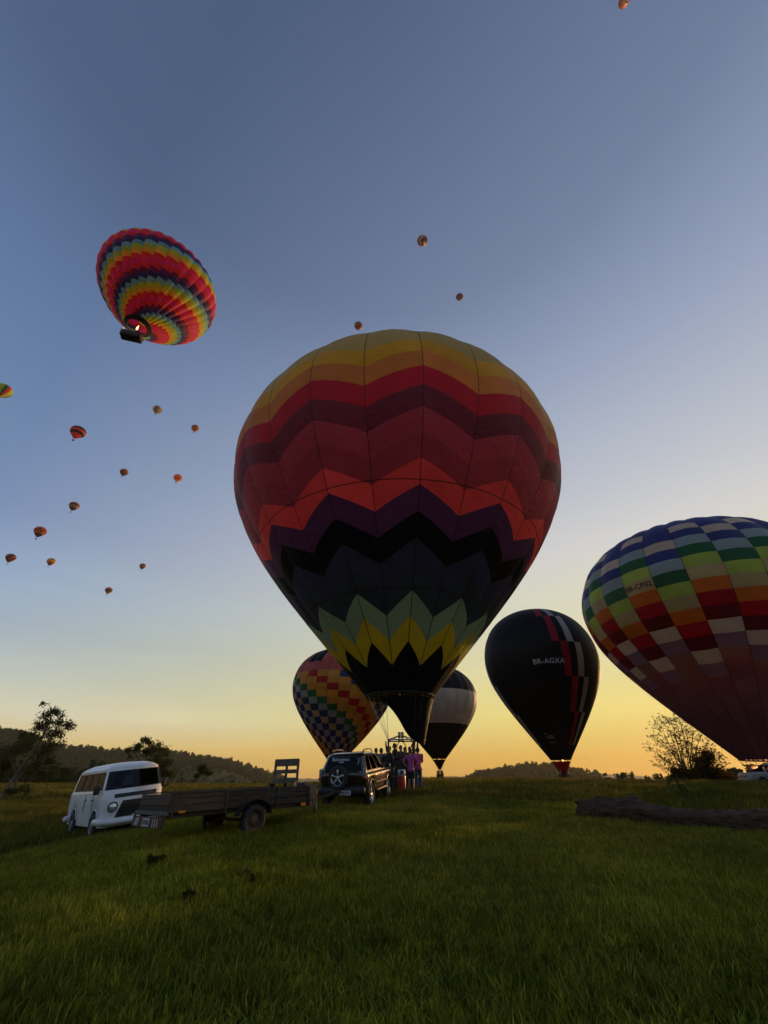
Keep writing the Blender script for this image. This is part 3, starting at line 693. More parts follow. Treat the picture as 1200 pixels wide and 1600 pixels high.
# ------------------------------------------------------------------ leaves
def leaf_material(name, col, col2, trans=.35):
    if name in _cache: return _cache[name]
    m, t, o = new_mat(name); oi = N(t, 'ShaderNodeObjectInfo'); geo = N(t, 'ShaderNodeNewGeometry')
    nz = N(t, 'ShaderNodeTexNoise', i_Scale=1.1, i_Detail=3.0); t.links.new(geo.outputs['Position'], nz.inputs['Vector'])
    ad = N(t, 'ShaderNodeMath', operation='MULTIPLY_ADD'); ad.inputs[1].default_value = .45; t.links.new(oi.outputs['Random'], ad.inputs[0])
    mr = N(t, 'ShaderNodeMapRange', i_1=.3, i_2=.7, i_3=0.0, i_4=.6); t.links.new(nz.outputs[0], mr.inputs[0]); t.links.new(mr.outputs[0], ad.inputs[2])
    c = mixrgb(t, col, col2, ad.outputs[0])
    d = N(t, 'ShaderNodeBsdfDiffuse'); tr = N(t, 'ShaderNodeBsdfTranslucent'); t.links.new(c, d.inputs[0]); t.links.new(c, tr.inputs[0])
    a = N(t, 'ShaderNodeMixShader', i_0=trans); t.links.new(d.outputs[0], a.inputs[1]); t.links.new(tr.outputs[0], a.inputs[2]); t.links.new(a.outputs[0], o.inputs[0])
    _cache[name] = m; return m
def leaf_cloud(centres, radii, counts, size, rg, squash=.8, long=1.8):
    """leaf quads spread through clumps; returns verts, faces"""
    P = []
    for c, r, k in zip(centres, radii, counts):
        g = rg.normal(size=(k, 3)); g /= np.linalg.norm(g, axis=1)[:, None]; g *= (rg.random(k) ** .45)[:, None] * r; g[:, 2] *= squash; P.append(np.asarray(c) + g)
    P = np.vstack(P); n = len(P); a = rg.normal(size=(n, 3)); a /= np.linalg.norm(a, axis=1)[:, None]
    b = np.cross(a, rg.normal(size=(n, 3))); b /= np.linalg.norm(b, axis=1)[:, None]; s_ = size * (.6 + .8 * rg.random(n))[:, None]
    V = np.stack([P - a * s_ * long * .5, P + b * s_ * .35, P + a * s_ * long * .5, P - b * s_ * .35], 1).reshape(-1, 3)
    return V, np.arange(n * 4).reshape(-1, 4)
def fast_mesh(name, V, F4, mat, parent=None, tone=None):
    me = bpy.data.meshes.new(name); n = len(F4); k = F4.shape[1]
    me.vertices.add(len(V)); me.vertices.foreach_set('co', np.asarray(V, np.float32).ravel())
    me.loops.add(n * k); me.loops.foreach_set('vertex_index', np.asarray(F4, np.int32).ravel())
    me.polygons.add(n); me.polygons.foreach_set('loop_start', np.arange(0, n * k, k, dtype=np.int32))
    me.materials.append(mat); me.update(calc_edges=True); me.validate()
    if tone is not None: at = me.attributes.new('tone', 'FLOAT', 'POINT'); at.data.foreach_set('value', np.asarray(tone, np.float32))
    o = bpy.data.objects.new(name, me); return link(o, parent) if parent != 'loose' else o
BARK = paint('bark', (.16, .12, .085), .9, col2=(.05, .038, .028), scale=5, amt=.9, bump=.5, bscale=12)
PALEBARK = paint('pale_bark', (.34, .27, .19), .85, col2=(.14, .10, .07), scale=5, amt=.8, bump=.4, bscale=10)
LEAF_EUC = leaf_material('leaf_eucalyptus', (.075, .075, .024), (.17, .125, .042))
LEAF_OAK = leaf_material('leaf_broad', (.05, .065, .02), (.11, .10, .032))
LEAF_DRY = leaf_material('leaf_warm', (.075, .058, .022), (.14, .085, .03), .45)
LEAF_FAR = leaf_material('leaf_far', (.022, .036, .012), (.055, .068, .022), .2)
def tree(name, label, base_px, D, trunks, clumps, leaf, leaf_size, dens, bark, seed, group=None, cat='tree', depth=1.0, squash=.85):
    """trunks: [(pixels of a limb, r0, r1)], clumps: [(px, py, radius in px)]; all set at distance D with real depth"""
    rg = np.random.default_rng(seed); ppm = 620 / (D * math.cos(PITCH) ** 2)
    bp = at_dist(base_px[0], base_px[1], D); bp[2] = gz(bp[0], bp[1]) - .1
    root = tag(empty(name, bp), label, cat, group); mb = MB()
    back = np.array((bp[0], bp[1], 0)) / np.hypot(bp[0], bp[1])
    for pts, r0, r1 in trunks:
        off = rg.normal() * .25; W = []
        for i, (x, y) in enumerate(pts):
            p = at_dist(x, y, D + off * i * .5) - bp
            if i == 0 and pts[0][1] > base_px[1] - 6: p[2] = -.05
            W.append(p)
        mb.tube(W, list(np.linspace(r0, r1, len(W))), 7)
    cs = []; rs = []; ks = []; main = [at_dist(x, y, D) - bp for pts, _, _ in trunks for x, y in pts]
    for (x, y, r) in clumps:
        rw = r / ppm; c = at_dist(x, y, D) - bp + back * rg.normal() * depth * rw * 1.6
        near = min(main, key=lambda q: np.linalg.norm(np.asarray(q) - c)); mid = (np.asarray(near) + c) / 2 + rg.normal(size=3) * rw * .15
        mb.tube([near, mid, c], [.05, .03, .012], 5)
        for _ in range(3):
            cc = c + rg.normal(size=3) * rw * .45; mb.tube([c, cc], [.018, .006], 4); cs.append(cc); rs.append(rw * .78); ks.append(max(8, int(dens * rw ** 2 * 12)))
    mb.build('trunk', bark, root, True)
    cs2 = cs + cs; rs2 = rs + [r * 1.75 for r in rs]; ks2 = ks + [max(5, int(k * .45)) for k in ks]
    V, Fq = leaf_cloud(cs2, rs2, ks2, leaf_size, rg, squash); fast_mesh('crown', V, Fq, leaf, root)
    return root
tree('leaning_tree', 'tall leaning tree with pale trunks at the left edge of the field', (6, 1242), 50,
     [([(3, 1243), (18, 1220), (32, 1200), (52, 1178), (66, 1152), (78, 1128), (80, 1104)], .16, .03), ([(18, 1242), (27, 1215), (38, 1198), (46, 1182)], .13, .04), ([(30, 1215), (48, 1196), (60, 1180)], .08, .03), ([(24, 1210), (14, 1180), (16, 1165)], .08, .03), ([(82, 1113), (76, 1100), (84, 1094)], .03, .008)],
     [(85, 1112, 8), (98, 1123, 9), (72, 1122, 10), (104, 1138, 9), (60, 1134, 9), (90, 1142, 8), (74, 1146, 12), (52, 1150, 10), (84, 1160, 8), (70, 1172, 12), (42, 1165, 12), (20, 1172, 14), (3, 1176, 14), (78, 1190, 8), (82, 1206, 7), (6, 1200, 13), (-12, 1190, 16), (50, 1194, 11), (60, 1208, 8), (34, 1150, 8), (-6, 1216, 11), (66, 1098, 4)], LEAF_EUC, .11, 30, PALEBARK, 11)
tree('small_tree', 'short scrubby tree at the foot of the leaning tree', (30, 1246), 47, [([(30, 1247), (34, 1236), (36, 1228)], .06, .03)], [(24, 1236, 6), (36, 1232, 7), (44, 1238, 5), (14, 1238, 5)], LEAF_OAK, .10, 34, BARK, 12)
tree('field_tree', 'dark spreading tree right behind the roof of the white van', (226, 1226), 78,
     [([(226, 1227), (225, 1205), (228, 1188), (233, 1170)], .2, .05), ([(226, 1200), (242, 1188), (255, 1180)], .1, .04), ([(226, 1195), (214, 1182), (206, 1174)], .09, .03)],
     [(229, 1157, 6), (219, 1160, 5), (238, 1167, 9), (212, 1171, 8), (202, 1174, 6), (228, 1175, 8), (250, 1172, 8), (260, 1178, 7), (246, 1184, 9), (262, 1192, 7), (250, 1198, 10), (258, 1208, 9), (246, 1214, 10), (262, 1219, 7), (236, 1195, 8)], LEAF_OAK, .15, 24, BARK, 13)
tree('field_bush', 'lone round bush in the field between the van and the pallet seat', (317, 1216), 100, [([(317, 1217), (317, 1208)], .1, .05)], [(312, 1208, 6), (321, 1206, 6), (317, 1202, 5), (327, 1210, 4), (309, 1213, 4)], LEAF_OAK, .22, 30, BARK, 14, cat='bush')
def fan_tree():
    D = 62; rg = np.random.default_rng(21); ppm = 620 / (D * math.cos(PITCH) ** 2); bp = at_dist(1088, 1232, D); bp[2] = gz(bp[0], bp[1]) - .1
    root = tag(empty('open_tree', bp), 'bare spreading tree with tiny leaves against the orange sky, left of the checkered balloon', 'tree'); mb = MB(); tips = []
    P = lambda x, y, dd=0: at_dist(x, y, D + dd) - bp
    for (x, y) in ((1014, 1168), (1018, 1150), (1022, 1133), (1032, 1126), (1042, 1122), (1052, 1121), (1062, 1126), (1072, 1134), (1084, 1142), (1096, 1150), (1106, 1162), (1030, 1182), (1036, 1160), (1048, 1143), (1060, 1150), (1024, 1194), (1118, 1172), (1112, 1180), (1052, 1168), (1072, 1160), (1090, 1168), (1130, 1180), (1140, 1192), (1044, 1186)):
        b0 = P(1088 + rg.normal() * 3, 1234); b0[2] = 0; dd = rg.normal() * 2.2
        k = P(1076 + (x - 1076) * .25 + rg.normal() * 3, 1200 - rg.random() * 14, dd * .4); t1 = P(x + (1076 - x) * .3, y + 14, dd * .8); tip = P(x, y, dd)
        mb.tube([b0, k, t1, tip], [.07, .055, .03, .008], 5)
        for j in range(30):
            u = .25 + .65 * rg.random(); src = (k * (1 - u) + t1 * u) if rg.random() < .4 else (t1 * (1 - u) + tip * u)
            q = src + np.array((rg.normal() * .5 - .15, rg.normal() * .5, abs(rg.normal()) * .4 + .05)); mb.tube([src, q], [.017, .006], 3); tips.append(q)
        tips.append(tip)
    mb.build('trunk', BARK, root, True)
    V, Fq = leaf_cloud(tips, [.16] * len(tips), [6] * len(tips), .095, rg, .7); fast_mesh('crown', V, Fq, LEAF_DRY, root)
fan_tree()
tree('thicket', 'dense dark thicket of bushes under the checkered balloon at right', (1108, 1234), 58, [([(1100, 1236), (1098, 1215), (1092, 1195)], .1, .03), ([(1120, 1236), (1122, 1215)], .08, .03), ([(1145, 1236), (1146, 1222)], .08, .03), ([(1070, 1235), (1068, 1220)], .06, .02)],
     [(1096, 1194, 11), (1110, 1203, 13), (1092, 1212, 14), (1124, 1212, 12), (1138, 1218, 10), (1150, 1224, 9), (1108, 1222, 14), (1078, 1218, 12), (1066, 1224, 10), (1128, 1228, 10), (1058, 1212, 9), (1100, 1180, 7), (1090, 1228, 12), (1160, 1230, 8), (1050, 1222, 8)], LEAF_DRY, .15, 42, BARK, 22, cat='bush')
# trees added out of view, right of the checkered balloon, to shade the near grass
for i, (az, D_, hh) in enumerate(((44.5, 60, 5.2), (49, 57, 6.0), (53.5, 61, 5.4), (58, 58, 6.4), (63, 60, 5.6))):
    x, y = D_ * math.sin(rad(az)), D_ * math.cos(rad(az)); rg = np.random.default_rng(60 + i)
    root = tag(empty('field_tree', (x, y, gz(x, y) - .1)), 'round hedgerow tree added out of view beyond the right edge to shade the grass', 'tree', 'hedgerow trees added beyond the right edge'); mb = MB(); mb.tube([(0, 0, 0), (.1, 0, hh * .4), (-.1, .1, hh * .75)], [.2, .14, .05], 7)
    cs = [np.array((rg.normal() * 1.5, rg.normal() * 1.3, hh * (.18 + .72 * rg.random()))) for _ in range(46)]
    for c in cs[:14]: mb.tube([(0, 0, hh * .45), c], [.06, .02], 5)
    mb.build('trunk', BARK, root, True); V, Fq = leaf_cloud(cs, [.85] * 46, [150] * 46, .24, rg); fast_mesh('crown', V, Fq, LEAF_OAK, root)

# ------------------------------------------------------------------ scattering (geometry nodes, for grass and woods only)
STUFF = {'grass': ('long green grass of the near meadow', 'grass'), 'meadow_grass': ('shorter grass round the vehicles', 'grass'), 'far_grass': ('grass along the crest of the meadow', 'grass'), 'distant_grass': ('grass of the fields beyond the crest', 'grass'), 'tall_tufts': ('taller clumps of grass standing out of the meadow', 'grass'), 'seed_grass': ('thin golden seed stalks in the grass', 'grass'), 'hillside_woods': ('dark woods covering the hill at left', 'woods'), 'mound_woods': ('trees covering the low mound on the horizon', 'woods'), 'slope_trees': ('scattered trees on the grassy slope', 'woods'), 'distant_hedges': ('low hedges and bushes along the horizon', 'hedge')}
def scatter(name, pts, rot, scl, idx, sources, kind='stuff'):
    me = bpy.data.meshes.new(name); me.vertices.add(len(pts)); me.vertices.foreach_set('co', np.asarray(pts, np.float32).ravel())
    for nm, typ, arr in (('rot', 'FLOAT_VECTOR', rot), ('scl', 'FLOAT_VECTOR', scl), ('idx', 'INT', idx)):
        at = me.attributes.new(nm, typ, 'POINT'); at.data.foreach_set('vector' if typ == 'FLOAT_VECTOR' else 'value', np.asarray(arr, np.float32 if typ != 'INT' else np.int32).ravel())
    o = link(bpy.data.objects.new(name, me)); tag(o, *STUFF[name], kind=kind)
    cl = bpy.data.collections.new(name + '_sources')
    for s_ in sources: cl.objects.link(s_)
    g = bpy.data.node_groups.new(name + '_nodes', 'GeometryNodeTree'); g.interface.new_socket('Geometry', in_out='INPUT', socket_type='NodeSocketGeometry'); g.interface.new_socket('Geometry', in_out='OUTPUT', socket_type='NodeSocketGeometry')
    gi = g.nodes.new('NodeGroupInput'); go = g.nodes.new('NodeGroupOutput'); ip = g.nodes.new('GeometryNodeInstanceOnPoints'); ci = g.nodes.new('GeometryNodeCollectionInfo')
    ci.inputs['Collection'].default_value = cl; ci.inputs['Separate Children'].default_value = True; ci.inputs['Reset Children'].default_value = True
    ip.inputs['Pick Instance'].default_value = True
    def attr(nm, typ):
        a = g.nodes.new('GeometryNodeInputNamedAttribute'); a.data_type = typ; a.inputs['Name'].default_value = nm; return a.outputs['Attribute']
    g.links.new(gi.outputs[0], ip.inputs['Points']); g.links.new(ci.outputs[0], ip.inputs['Instance']); g.links.new(attr('idx', 'INT'), ip.inputs['Instance Index'])
    e2r = g.nodes.new('FunctionNodeEulerToRotation'); g.links.new(attr('rot', 'FLOAT_VECTOR'), e2r.inputs[0]); g.links.new(e2r.outputs[0], ip.inputs['Rotation']); g.links.new(attr('scl', 'FLOAT_VECTOR'), ip.inputs['Scale'])
    g.links.new(ip.outputs[0], go.inputs[0]); md = o.modifiers.new('scatter', 'NODES'); md.node_group = g
    return o
def far_tree_source(i, tall):
    rg = np.random.default_rng(100 + i); n = 7; cs = []; rs = []
    for k in range(n):
        t = rg.random(); cs.append(np.array((rg.normal() * .12, rg.normal() * .12, (.30 if not tall else .35) + .6 * t))); rs.append((.24 if not tall else .15) * (1.1 - .5 * t))
    V, Fq = leaf_cloud(cs, rs, [34] * n, .085, rg, .9); V = np.vstack([V, [(-.02, 0, 0), (.02, 0, 0), (.012, 0, .6), (-.012, 0, .6), (0, -.02, 0), (0, .02, 0), (0, .012, .6), (0, -.012, .6)]]); k = len(V)
    Fq = np.vstack([Fq, [(k - 8, k - 7, k - 6, k - 5), (k - 4, k - 3, k - 2, k - 1)]]); return fast_mesh('far_tree', V, Fq, LEAF_FAR, 'loose')
FT = [far_tree_source(i, i >= 3) for i in range(6)]
def woods(name, grid, n, h0, h1, seed, rows=(0, 99), tallfrac=.3, keep=None):
    rg = np.random.default_rng(seed); R_, C_, _ = grid.shape; j0, j1 = rows[0], min(rows[1], R_ - 1)
    a = j0 + rg.random(n) * (j1 - j0 - 1e-3); b = rg.random(n) * (C_ - 1.001); ja = a.astype(int); ib = b.astype(int); fa = (a - ja)[:, None]; fb = (b - ib)[:, None]
    P = grid[ja, ib] * (1 - fa) * (1 - fb) + grid[ja, ib + 1] * (1 - fa) * fb + grid[ja + 1, ib] * fa * (1 - fb) + grid[ja + 1, ib + 1] * fa * fb
    if keep is not None: P = P[keep(P, rg)]
    n = len(P); h = h0 + (h1 - h0) * rg.random(n) ** 1.6; sc = np.stack([h * (.7 + .5 * rg.random(n))] * 2 + [h], 1)
    P[:, 2] -= h * .1
    scatter(name, P, np.stack([rg.normal(size=n) * .04, rg.normal(size=n) * .04, rg.random(n) * 6.28], 1), sc, np.where(rg.random(n) < tallfrac, rg.integers(3, 6, n), rg.integers(0, 3, n)), FT)
woods('hillside_woods', HILL, 3800, 11, 27, 31, (1, 13))
woods('mound_woods', MOUND, 1000, 7, 20, 32, (1, 12), .45)
woods('slope_trees', SLOPE, 420, 4, 11, 33, (2, 12))
def tree_line():
    rg = np.random.default_rng(34); P = []; H_ = []
    for x0, x1, y, D, n, h in ((925, 1060, 1221, 190, 46, (2, 5.2)), (-60, 150, 1223, 210, 120, (3, 8)), (255, 445, 1219, 240, 70, (1.2, 3.4)), (735, 930, 1222, 260, 60, (1.2, 3.2)), (1040, 1240, 1222, 150, 60, (2, 5))):
        for _ in range(n):
            p = at_dist(x0 + (x1 - x0) * rg.random(), y, D * (.9 + .3 * rg.random())); p[2] = gz(p[0], p[1]) - .2; P.append(p); H_.append(h[0] + (h[1] - h[0]) * rg.random() ** 2)
    P = np.array(P); n = len(P); h = np.array(H_); sc = np.stack([h * (.8 + .6 * rg.random(n))] * 2 + [h], 1)
    scatter('distant_hedges', P, np.stack([np.zeros(n), np.zeros(n), rg.random(n) * 6.28], 1), sc, rg.integers(0, 6, n), FT)
tree_line()

# ------------------------------------------------------------------ grass
def grass_material(name, dark, light, dry, trans=.3):
    m, t, o = new_mat(name); geo = N(t, 'ShaderNodeNewGeometry'); oi = N(t, 'ShaderNodeObjectInfo')
    c = grass_colour(t, geo.outputs['Position'], dark, light, dry)
    rv = N(t, 'ShaderNodeMapRange', i_1=0.0, i_2=1.0, i_3=.55, i_4=1.45); nf = N(t, 'ShaderNodeTexNoise', i_Scale=38.0, i_Detail=1.0); t.links.new(geo.outputs['Position'], nf.inputs['Vector']); nfa = N(t, 'ShaderNodeMath', operation='MULTIPLY_ADD'); nfa.inputs[1].default_value = 1.1; nfa.inputs[2].default_value = -.55; t.links.new(nf.outputs[0], nfa.inputs[0]); nad = N(t, 'ShaderNodeMath', operation='ADD'); t.links.new(nfa.outputs[0], nad.inputs[0]); t.links.new(oi.outputs['Random'], nad.inputs[1]); t.links.new(nad.outputs[0], rv.inputs[0])
    cm = N(t, 'ShaderNodeCombineColor'); [t.links.new(rv.outputs[0], cm.inputs[k]) for k in range(3)]
    c = mixrgb(t, c, cm.outputs[0], 1.0, 'MULTIPLY')
    ta = N(t, 'ShaderNodeAttribute', attribute_name='tone'); c = mixrgb(t, mixrgb(t, c, (.60, .62, .6), 1.0, 'MULTIPLY'), mixrgb(t, c, (1.7, 1.55, 1.4), 1.0, 'MULTIPLY'), ta.outputs['Fac'])
    d = N(t, 'ShaderNodeBsdfDiffuse'); tr = N(t, 'ShaderNodeBsdfTranslucent'); gl = N(t, 'ShaderNodeBsdfGlossy', i_Roughness=.45); t.links.new(c, d.inputs[0]); t.links.new(c, tr.inputs[0])
    a = N(t, 'ShaderNodeMixShader', i_0=trans); t.links.new(d.outputs[0], a.inputs[1]); t.links.new(tr.outputs[0], a.inputs[2])
    b = N(t, 'ShaderNodeMixShader', i_0=.008); t.links.new(a.outputs[0], b.inputs[1]); t.links.new(gl.outputs[0], b.inputs[2]); t.links.new(b.outputs[0], o.inputs[0]); return m
GRASS = grass_material('grass_blade', (.130, .145, .014), (.255, .275, .026), (.29, .235, .042))
GRASS_F = grass_material('grass_crest', (.09, .095, .014), (.165, .155, .022), (.25, .185, .04), .45)
STALK = grass_material('grass_stalk', (.13, .11, .045), (.19, .16, .06), (.22, .17, .07), .5)
def tuft(seed, n, rad_, h0, h1, wd, mat=None, lean=.55, seg=3):
    rg = np.random.default_rng(seed); V = []; Fc = []; tone = []
    for _ in range(n):
        tone += [rg.random() ** 1.6] * (seg * 2 + 1)
        a = rg.random() * 6.283; r = rad_ * math.sqrt(rg.random()); b = np.array((r * math.cos(a), r * math.sin(a), -.01)); h = h0 + (h1 - h0) * rg.random() ** 1.4
        la = rg.random() * 6.283; l = lean * (.25 + rg.random()) * h; d = np.array((math.cos(la), math.sin(la), 0)); s_ = np.array((-d[1], d[0], 0)); ta = rg.random() * 6.28; s_ = np.array((math.cos(ta), math.sin(ta), 0)); k = len(V); w_ = wd * (.6 + .8 * rg.random())
        for j in range(seg):
            t = j / seg; p = b + d * l * t ** 2 + np.array((0, 0, h * (t - .18 * t * t * (l / h)))); ww = w_ * (1 - t * .65); V += [p - s_ * ww, p + s_ * ww]
        V.append(b + d * l + np.array((0, 0, h * (1 - .18 * l / h))))
        for j in range(seg - 1): q = k + j * 2; Fc += [(q, q + 1, q + 3), (q, q + 3, q + 2)]
        q = k + (seg - 1) * 2; Fc.append((q, q + 1, q + 2))
    return fast_mesh('grass_tuft', np.array(V), np.array(Fc), mat or GRASS, 'loose', tone)
NEAR = [tuft(200 + i, 30, .10, .05, .16, .0068, lean=.6) for i in range(8)]
MID = [tuft(220 + i, 44, .20, .06, .17, .0070, seg=2) for i in range(5)]
FAR = [tuft(240 + i, 46, .50, .10, .26, .014, GRASS_F, seg=2) for i in range(4)]
SEED = [tuft(260 + i, 9, .25, .22, .50, .004, STALK, .35) for i in range(3)]
def grass_ring(name, D0, D1, az, per_m2, src, seed, zs=(.8, 1.2), xs=(.9, 1.3), clump=.0):
    rg = np.random.default_rng(seed); area = .5 * (D1 ** 2 - D0 ** 2) * 2 * rad(az); n = int(area * per_m2)
    D = np.sqrt(D0 ** 2 + (D1 ** 2 - D0 ** 2) * rg.random(n)); a = rad(az) * (2 * rg.random(n) - 1); x = D * np.sin(a); y = D * np.cos(a)
    f = .5 + .5 * np.sin(x * 1.1 + 1.7 * np.sin(y * .8)) * np.sin(y * 1.3 + 1.1 * np.sin(x * .7 + 2)); f2 = .5 + .5 * np.sin(x * 3.3 + y * 1.7) * np.sin(y * 2.9 - x)
    if clump > 0:
        k = rg.random(n) < (1 - clump) + clump * (f ** 2); x, y, f, f2 = x[k], y[k], f[k], f2[k]; n = len(x)
    P = np.stack([x, y, ground_z(x, y)], 1); zsc = (zs[0] + (zs[1] - zs[0]) * rg.random(n)) * (.62 + .55 * f + .25 * f2); xsc = xs[0] + (xs[1] - xs[0]) * rg.random(n)
    scatter(name, P, np.stack([rg.normal(size=n) * .10, rg.normal(size=n) * .10, rg.random(n) * 6.28], 1), np.stack([xsc, xsc, zsc], 1), rg.integers(0, len(src), n), src)
grass_ring('grass', 2.0, 8.5, 54, 210, NEAR, 41, zs=(.7, 1.35), clump=.3)
grass_ring('tall_tufts', 3.0, 17, 52, 16, NEAR, 46, zs=(1.1, 1.6), xs=(1.0, 1.5), clump=1.0)
grass_ring('meadow_grass', 8.5, 19, 50, 85, MID, 42)
grass_ring('far_grass', 19, 48, 48, 15, FAR, 43, zs=(.8, 1.25))
grass_ring('distant_grass', 48, 130, 46, 1.4, FAR, 44, zs=(1.2, 1.9), xs=(1.8, 2.6))
grass_ring('seed_grass', 16, 60, 46, 4.5, SEED, 45, zs=(.6, 1.05), clump=.7)

# ================================================================== vehicles
def stand(root, x, y, heading, wb, tr, fixed=None):
    """put a thing on the land: heading in degrees from +x, wheels wb apart lengthways and tr across"""
    h = rad(heading); f = np.array((math.cos(h), math.sin(h))); l = np.array((-f[1], f[0])); c = np.array((x, y))
    z = lambda a, b: gz(*(c + f * a + l * b))
    zf = (z(wb / 2, tr / 2) + z(wb / 2, -tr / 2)) / 2; zb = (z(-wb / 2, tr / 2) + z(-wb / 2, -tr / 2)) / 2; zl = (z(wb / 2, tr / 2) + z(-wb / 2, tr / 2)) / 2; zr = (z(wb / 2, -tr / 2) + z(-wb / 2, -tr / 2)) / 2
    F3 = Vector((f[0], f[1], (zf - zb) / wb)).normalized(); L3 = Vector((l[0], l[1], (zl - zr) / tr)); L3 = (L3 - F3 * L3.dot(F3)).normalized(); U3 = F3.cross(L3)
    zc = (zf + zb) / 2 - .02
    if fixed:
        zc = fixed[0]; F3 = Vector((f[0], f[1], math.tan(rad(fixed[1])))).normalized(); L3 = Vector((l[0], l[1], math.tan(rad(fixed[2])))); L3 = (L3 - F3 * L3.dot(F3)).normalized(); U3 = F3.cross(L3)
    M = Matrix((F3, L3, U3)).transposed(); root.rotation_euler = M.to_euler(); root.location = (x, y, zc)
class Shell:
    """car body: rounded outline lofted through rows (z, x rear, x front, half width, corner radius, front bow, rear bow)"""
    def __init__(s, rows, xref, nc=4, ny=12, arches=(), arch_r=.4, arch_z=.32):
        s.rows, s.xref, s.nc, s.ny = rows, np.array(xref), nc, ny; a0, a1 = xref[0], xref[-1]; s.ring = []; s.lab = []
        V = []
        for ri, (z, xr, xf, w, rc, bf, br) in enumerate(rows):
            P = []; lab = []
            xs = xr + rc + (s.xref - a0) / (a1 - a0) * (xf - xr - 2 * rc)
            def zz(x, xrf):
                if ri == 0:
                    for xw in arches:
                        if abs(xrf - xw) < arch_r: return max(z, arch_z + math.sqrt(arch_r ** 2 - (xrf - xw) ** 2))
                return z
            for x, q in zip(xs, s.xref): P.append((x, -w, zz(x, q))); lab.append(('R', float(q)))
            for k in range(1, nc): a = math.pi / 2 * k / nc; P.append((xf - rc + rc * math.sin(a), -w + rc - rc * math.cos(a), z)); lab.append(('C', 0))
            for k in range(ny + 1): y = (-1 + 2 * k / ny) * (w - rc); P.append((xf - bf * ((y / w) ** 2 - ((w - rc) / w) ** 2) * 1.0, y, z)); lab.append(('F', y / w))
            for k in range(1, nc): a = math.pi / 2 * k / nc; P.append((xf - rc + rc * math.cos(a), w - rc + rc * math.sin(a), z)); lab.append(('C', 1))
            for x, q in zip(xs[::-1], s.xref[::-1]): P.append((x, w, zz(x, q))); lab.append(('L', float(q)))
            for k in range(1, nc): a = math.pi / 2 * k / nc; P.append((xr + rc - rc * math.sin(a), w - rc + rc * math.cos(a), z)); lab.append(('C', 2))
            for k in range(ny + 1): y = (1 - 2 * k / ny) * (w - rc); P.append((xr + br * ((y / w) ** 2 - ((w - rc) / w) ** 2), y, z)); lab.append(('B', y / w))
            for k in range(1, nc): a = math.pi / 2 * k / nc; P.append((xr + rc - rc * math.cos(a), -w + rc - rc * math.sin(a), z)); lab.append(('C', 3))
            V += P
        s.n = len(P); s.V = V; s.lab = lab
    def cell(s, j, i): n = s.n; i2 = (i + 1) % n; return (j * n + i, j * n + i2, (j + 1) * n + i2, (j + 1) * n + i)
    def cols(s, side, a, b, corners=0):
        """column indices on a side between reference positions a..b, with `corners` cells of both neighbouring corners"""
        r = []
        for i in range(s.n):
            l0, l1 = s.lab[i], s.lab[(i + 1) % s.n]
            if l0[0] == side and l1[0] == side and min(l0[1], l1[1]) > a - 1e-6 and max(l0[1], l1[1]) < b + 1e-6: r.append(i)
        if corners and r: r = [(r[0] - k - 1) % s.n for k in range(corners)][::-1] + r + [(r[-1] + k + 1) % s.n for k in range(corners)]
        return r
    def sub(s, rows, cols, off=0.0):
        """mesh of part of the skin (a pane), pushed out by off"""
        ids = {}; V = []; Fc = []
        for j in rows:
            for i in cols:
                f = []
                for q in s.cell(j, i):
                    if q not in ids: ids[q] = len(V); V.append(s.V[q])
                    f.append(ids[q])
                Fc.append(f)
        if off:
            c = np.mean(V, 0); out = []
            for p in V:
                d = np.array((0.0, 0.0, 0.0)); d[1] = np.sign(p[1]) if abs(p[1]) > .55 else 0; d[0] = np.sign(p[0]) if d[1] == 0 or abs(p[0]) > 1.85 else 0; out.append(np.array(p) + d * off)
            V = out
        return V, Fc
    def body(s, holes, cap_top=True):
        Fc = [s.cell(j, i) for j in range(len(s.rows) - 1) for i in range(s.n) if (j, i) not in holes]
        V = list(s.V)
        if cap_top: k = len(V); V += s.V[-s.n:]; Fc.append(tuple(k + i for i in range(s.n)))
        return V, Fc
def wheel(parent, x, y, r, wd, rim_mat, spokes=0, side=-1, rim_r=.62):
    w = empty('wheel', (x, y, r), 0, parent)
    t = MB(); t.lathe([(r * rim_r, -wd / 2), (r * .93, -wd / 2), (r, -wd * .3), (r, wd * .3), (r * .93, wd / 2), (r * rim_r, wd / 2)], 'y', 24, closed=True); t.build('tyre', RUBBER, w, True)
    m = MB(); R_ = r * rim_r; yo = side * wd * .38
    m.lathe([(R_ * 1.01, yo + side * .02), (R_ * .9, yo), (R_ * .88, yo - side * .05)], 'y', 24)
    m.disc((0, yo - side * .05, 0), R_ * .9, 'y', 24, 1 if spokes else 0)
    m.lathe([(R_ * .22, yo + side * .015), (.001, yo + side * .025)], 'y', 12); m.lathe([(R_ * .22, yo - side * .05), (R_ * .22, yo + side * .015)], 'y', 12)
    for k in range(spokes):
        a = 2 * math.pi * k / spokes + .3; c = math.cos(a); s_ = math.sin(a)
        Rm = Matrix.Rotation(-a, 3, 'Y'); m.box((c * R_ * .55, yo - side * .005, s_ * R_ * .55), (R_ * .8, .025, R_ * .20), Rm)
    if not spokes: m.lathe([(R_ * .62, yo - side * .04), (R_ * .5, yo + side * .01), (R_ * .2, yo + side * .012)], 'y', 20)
    m.build('rim', [rim_mat, RUBBER], w, True); return w
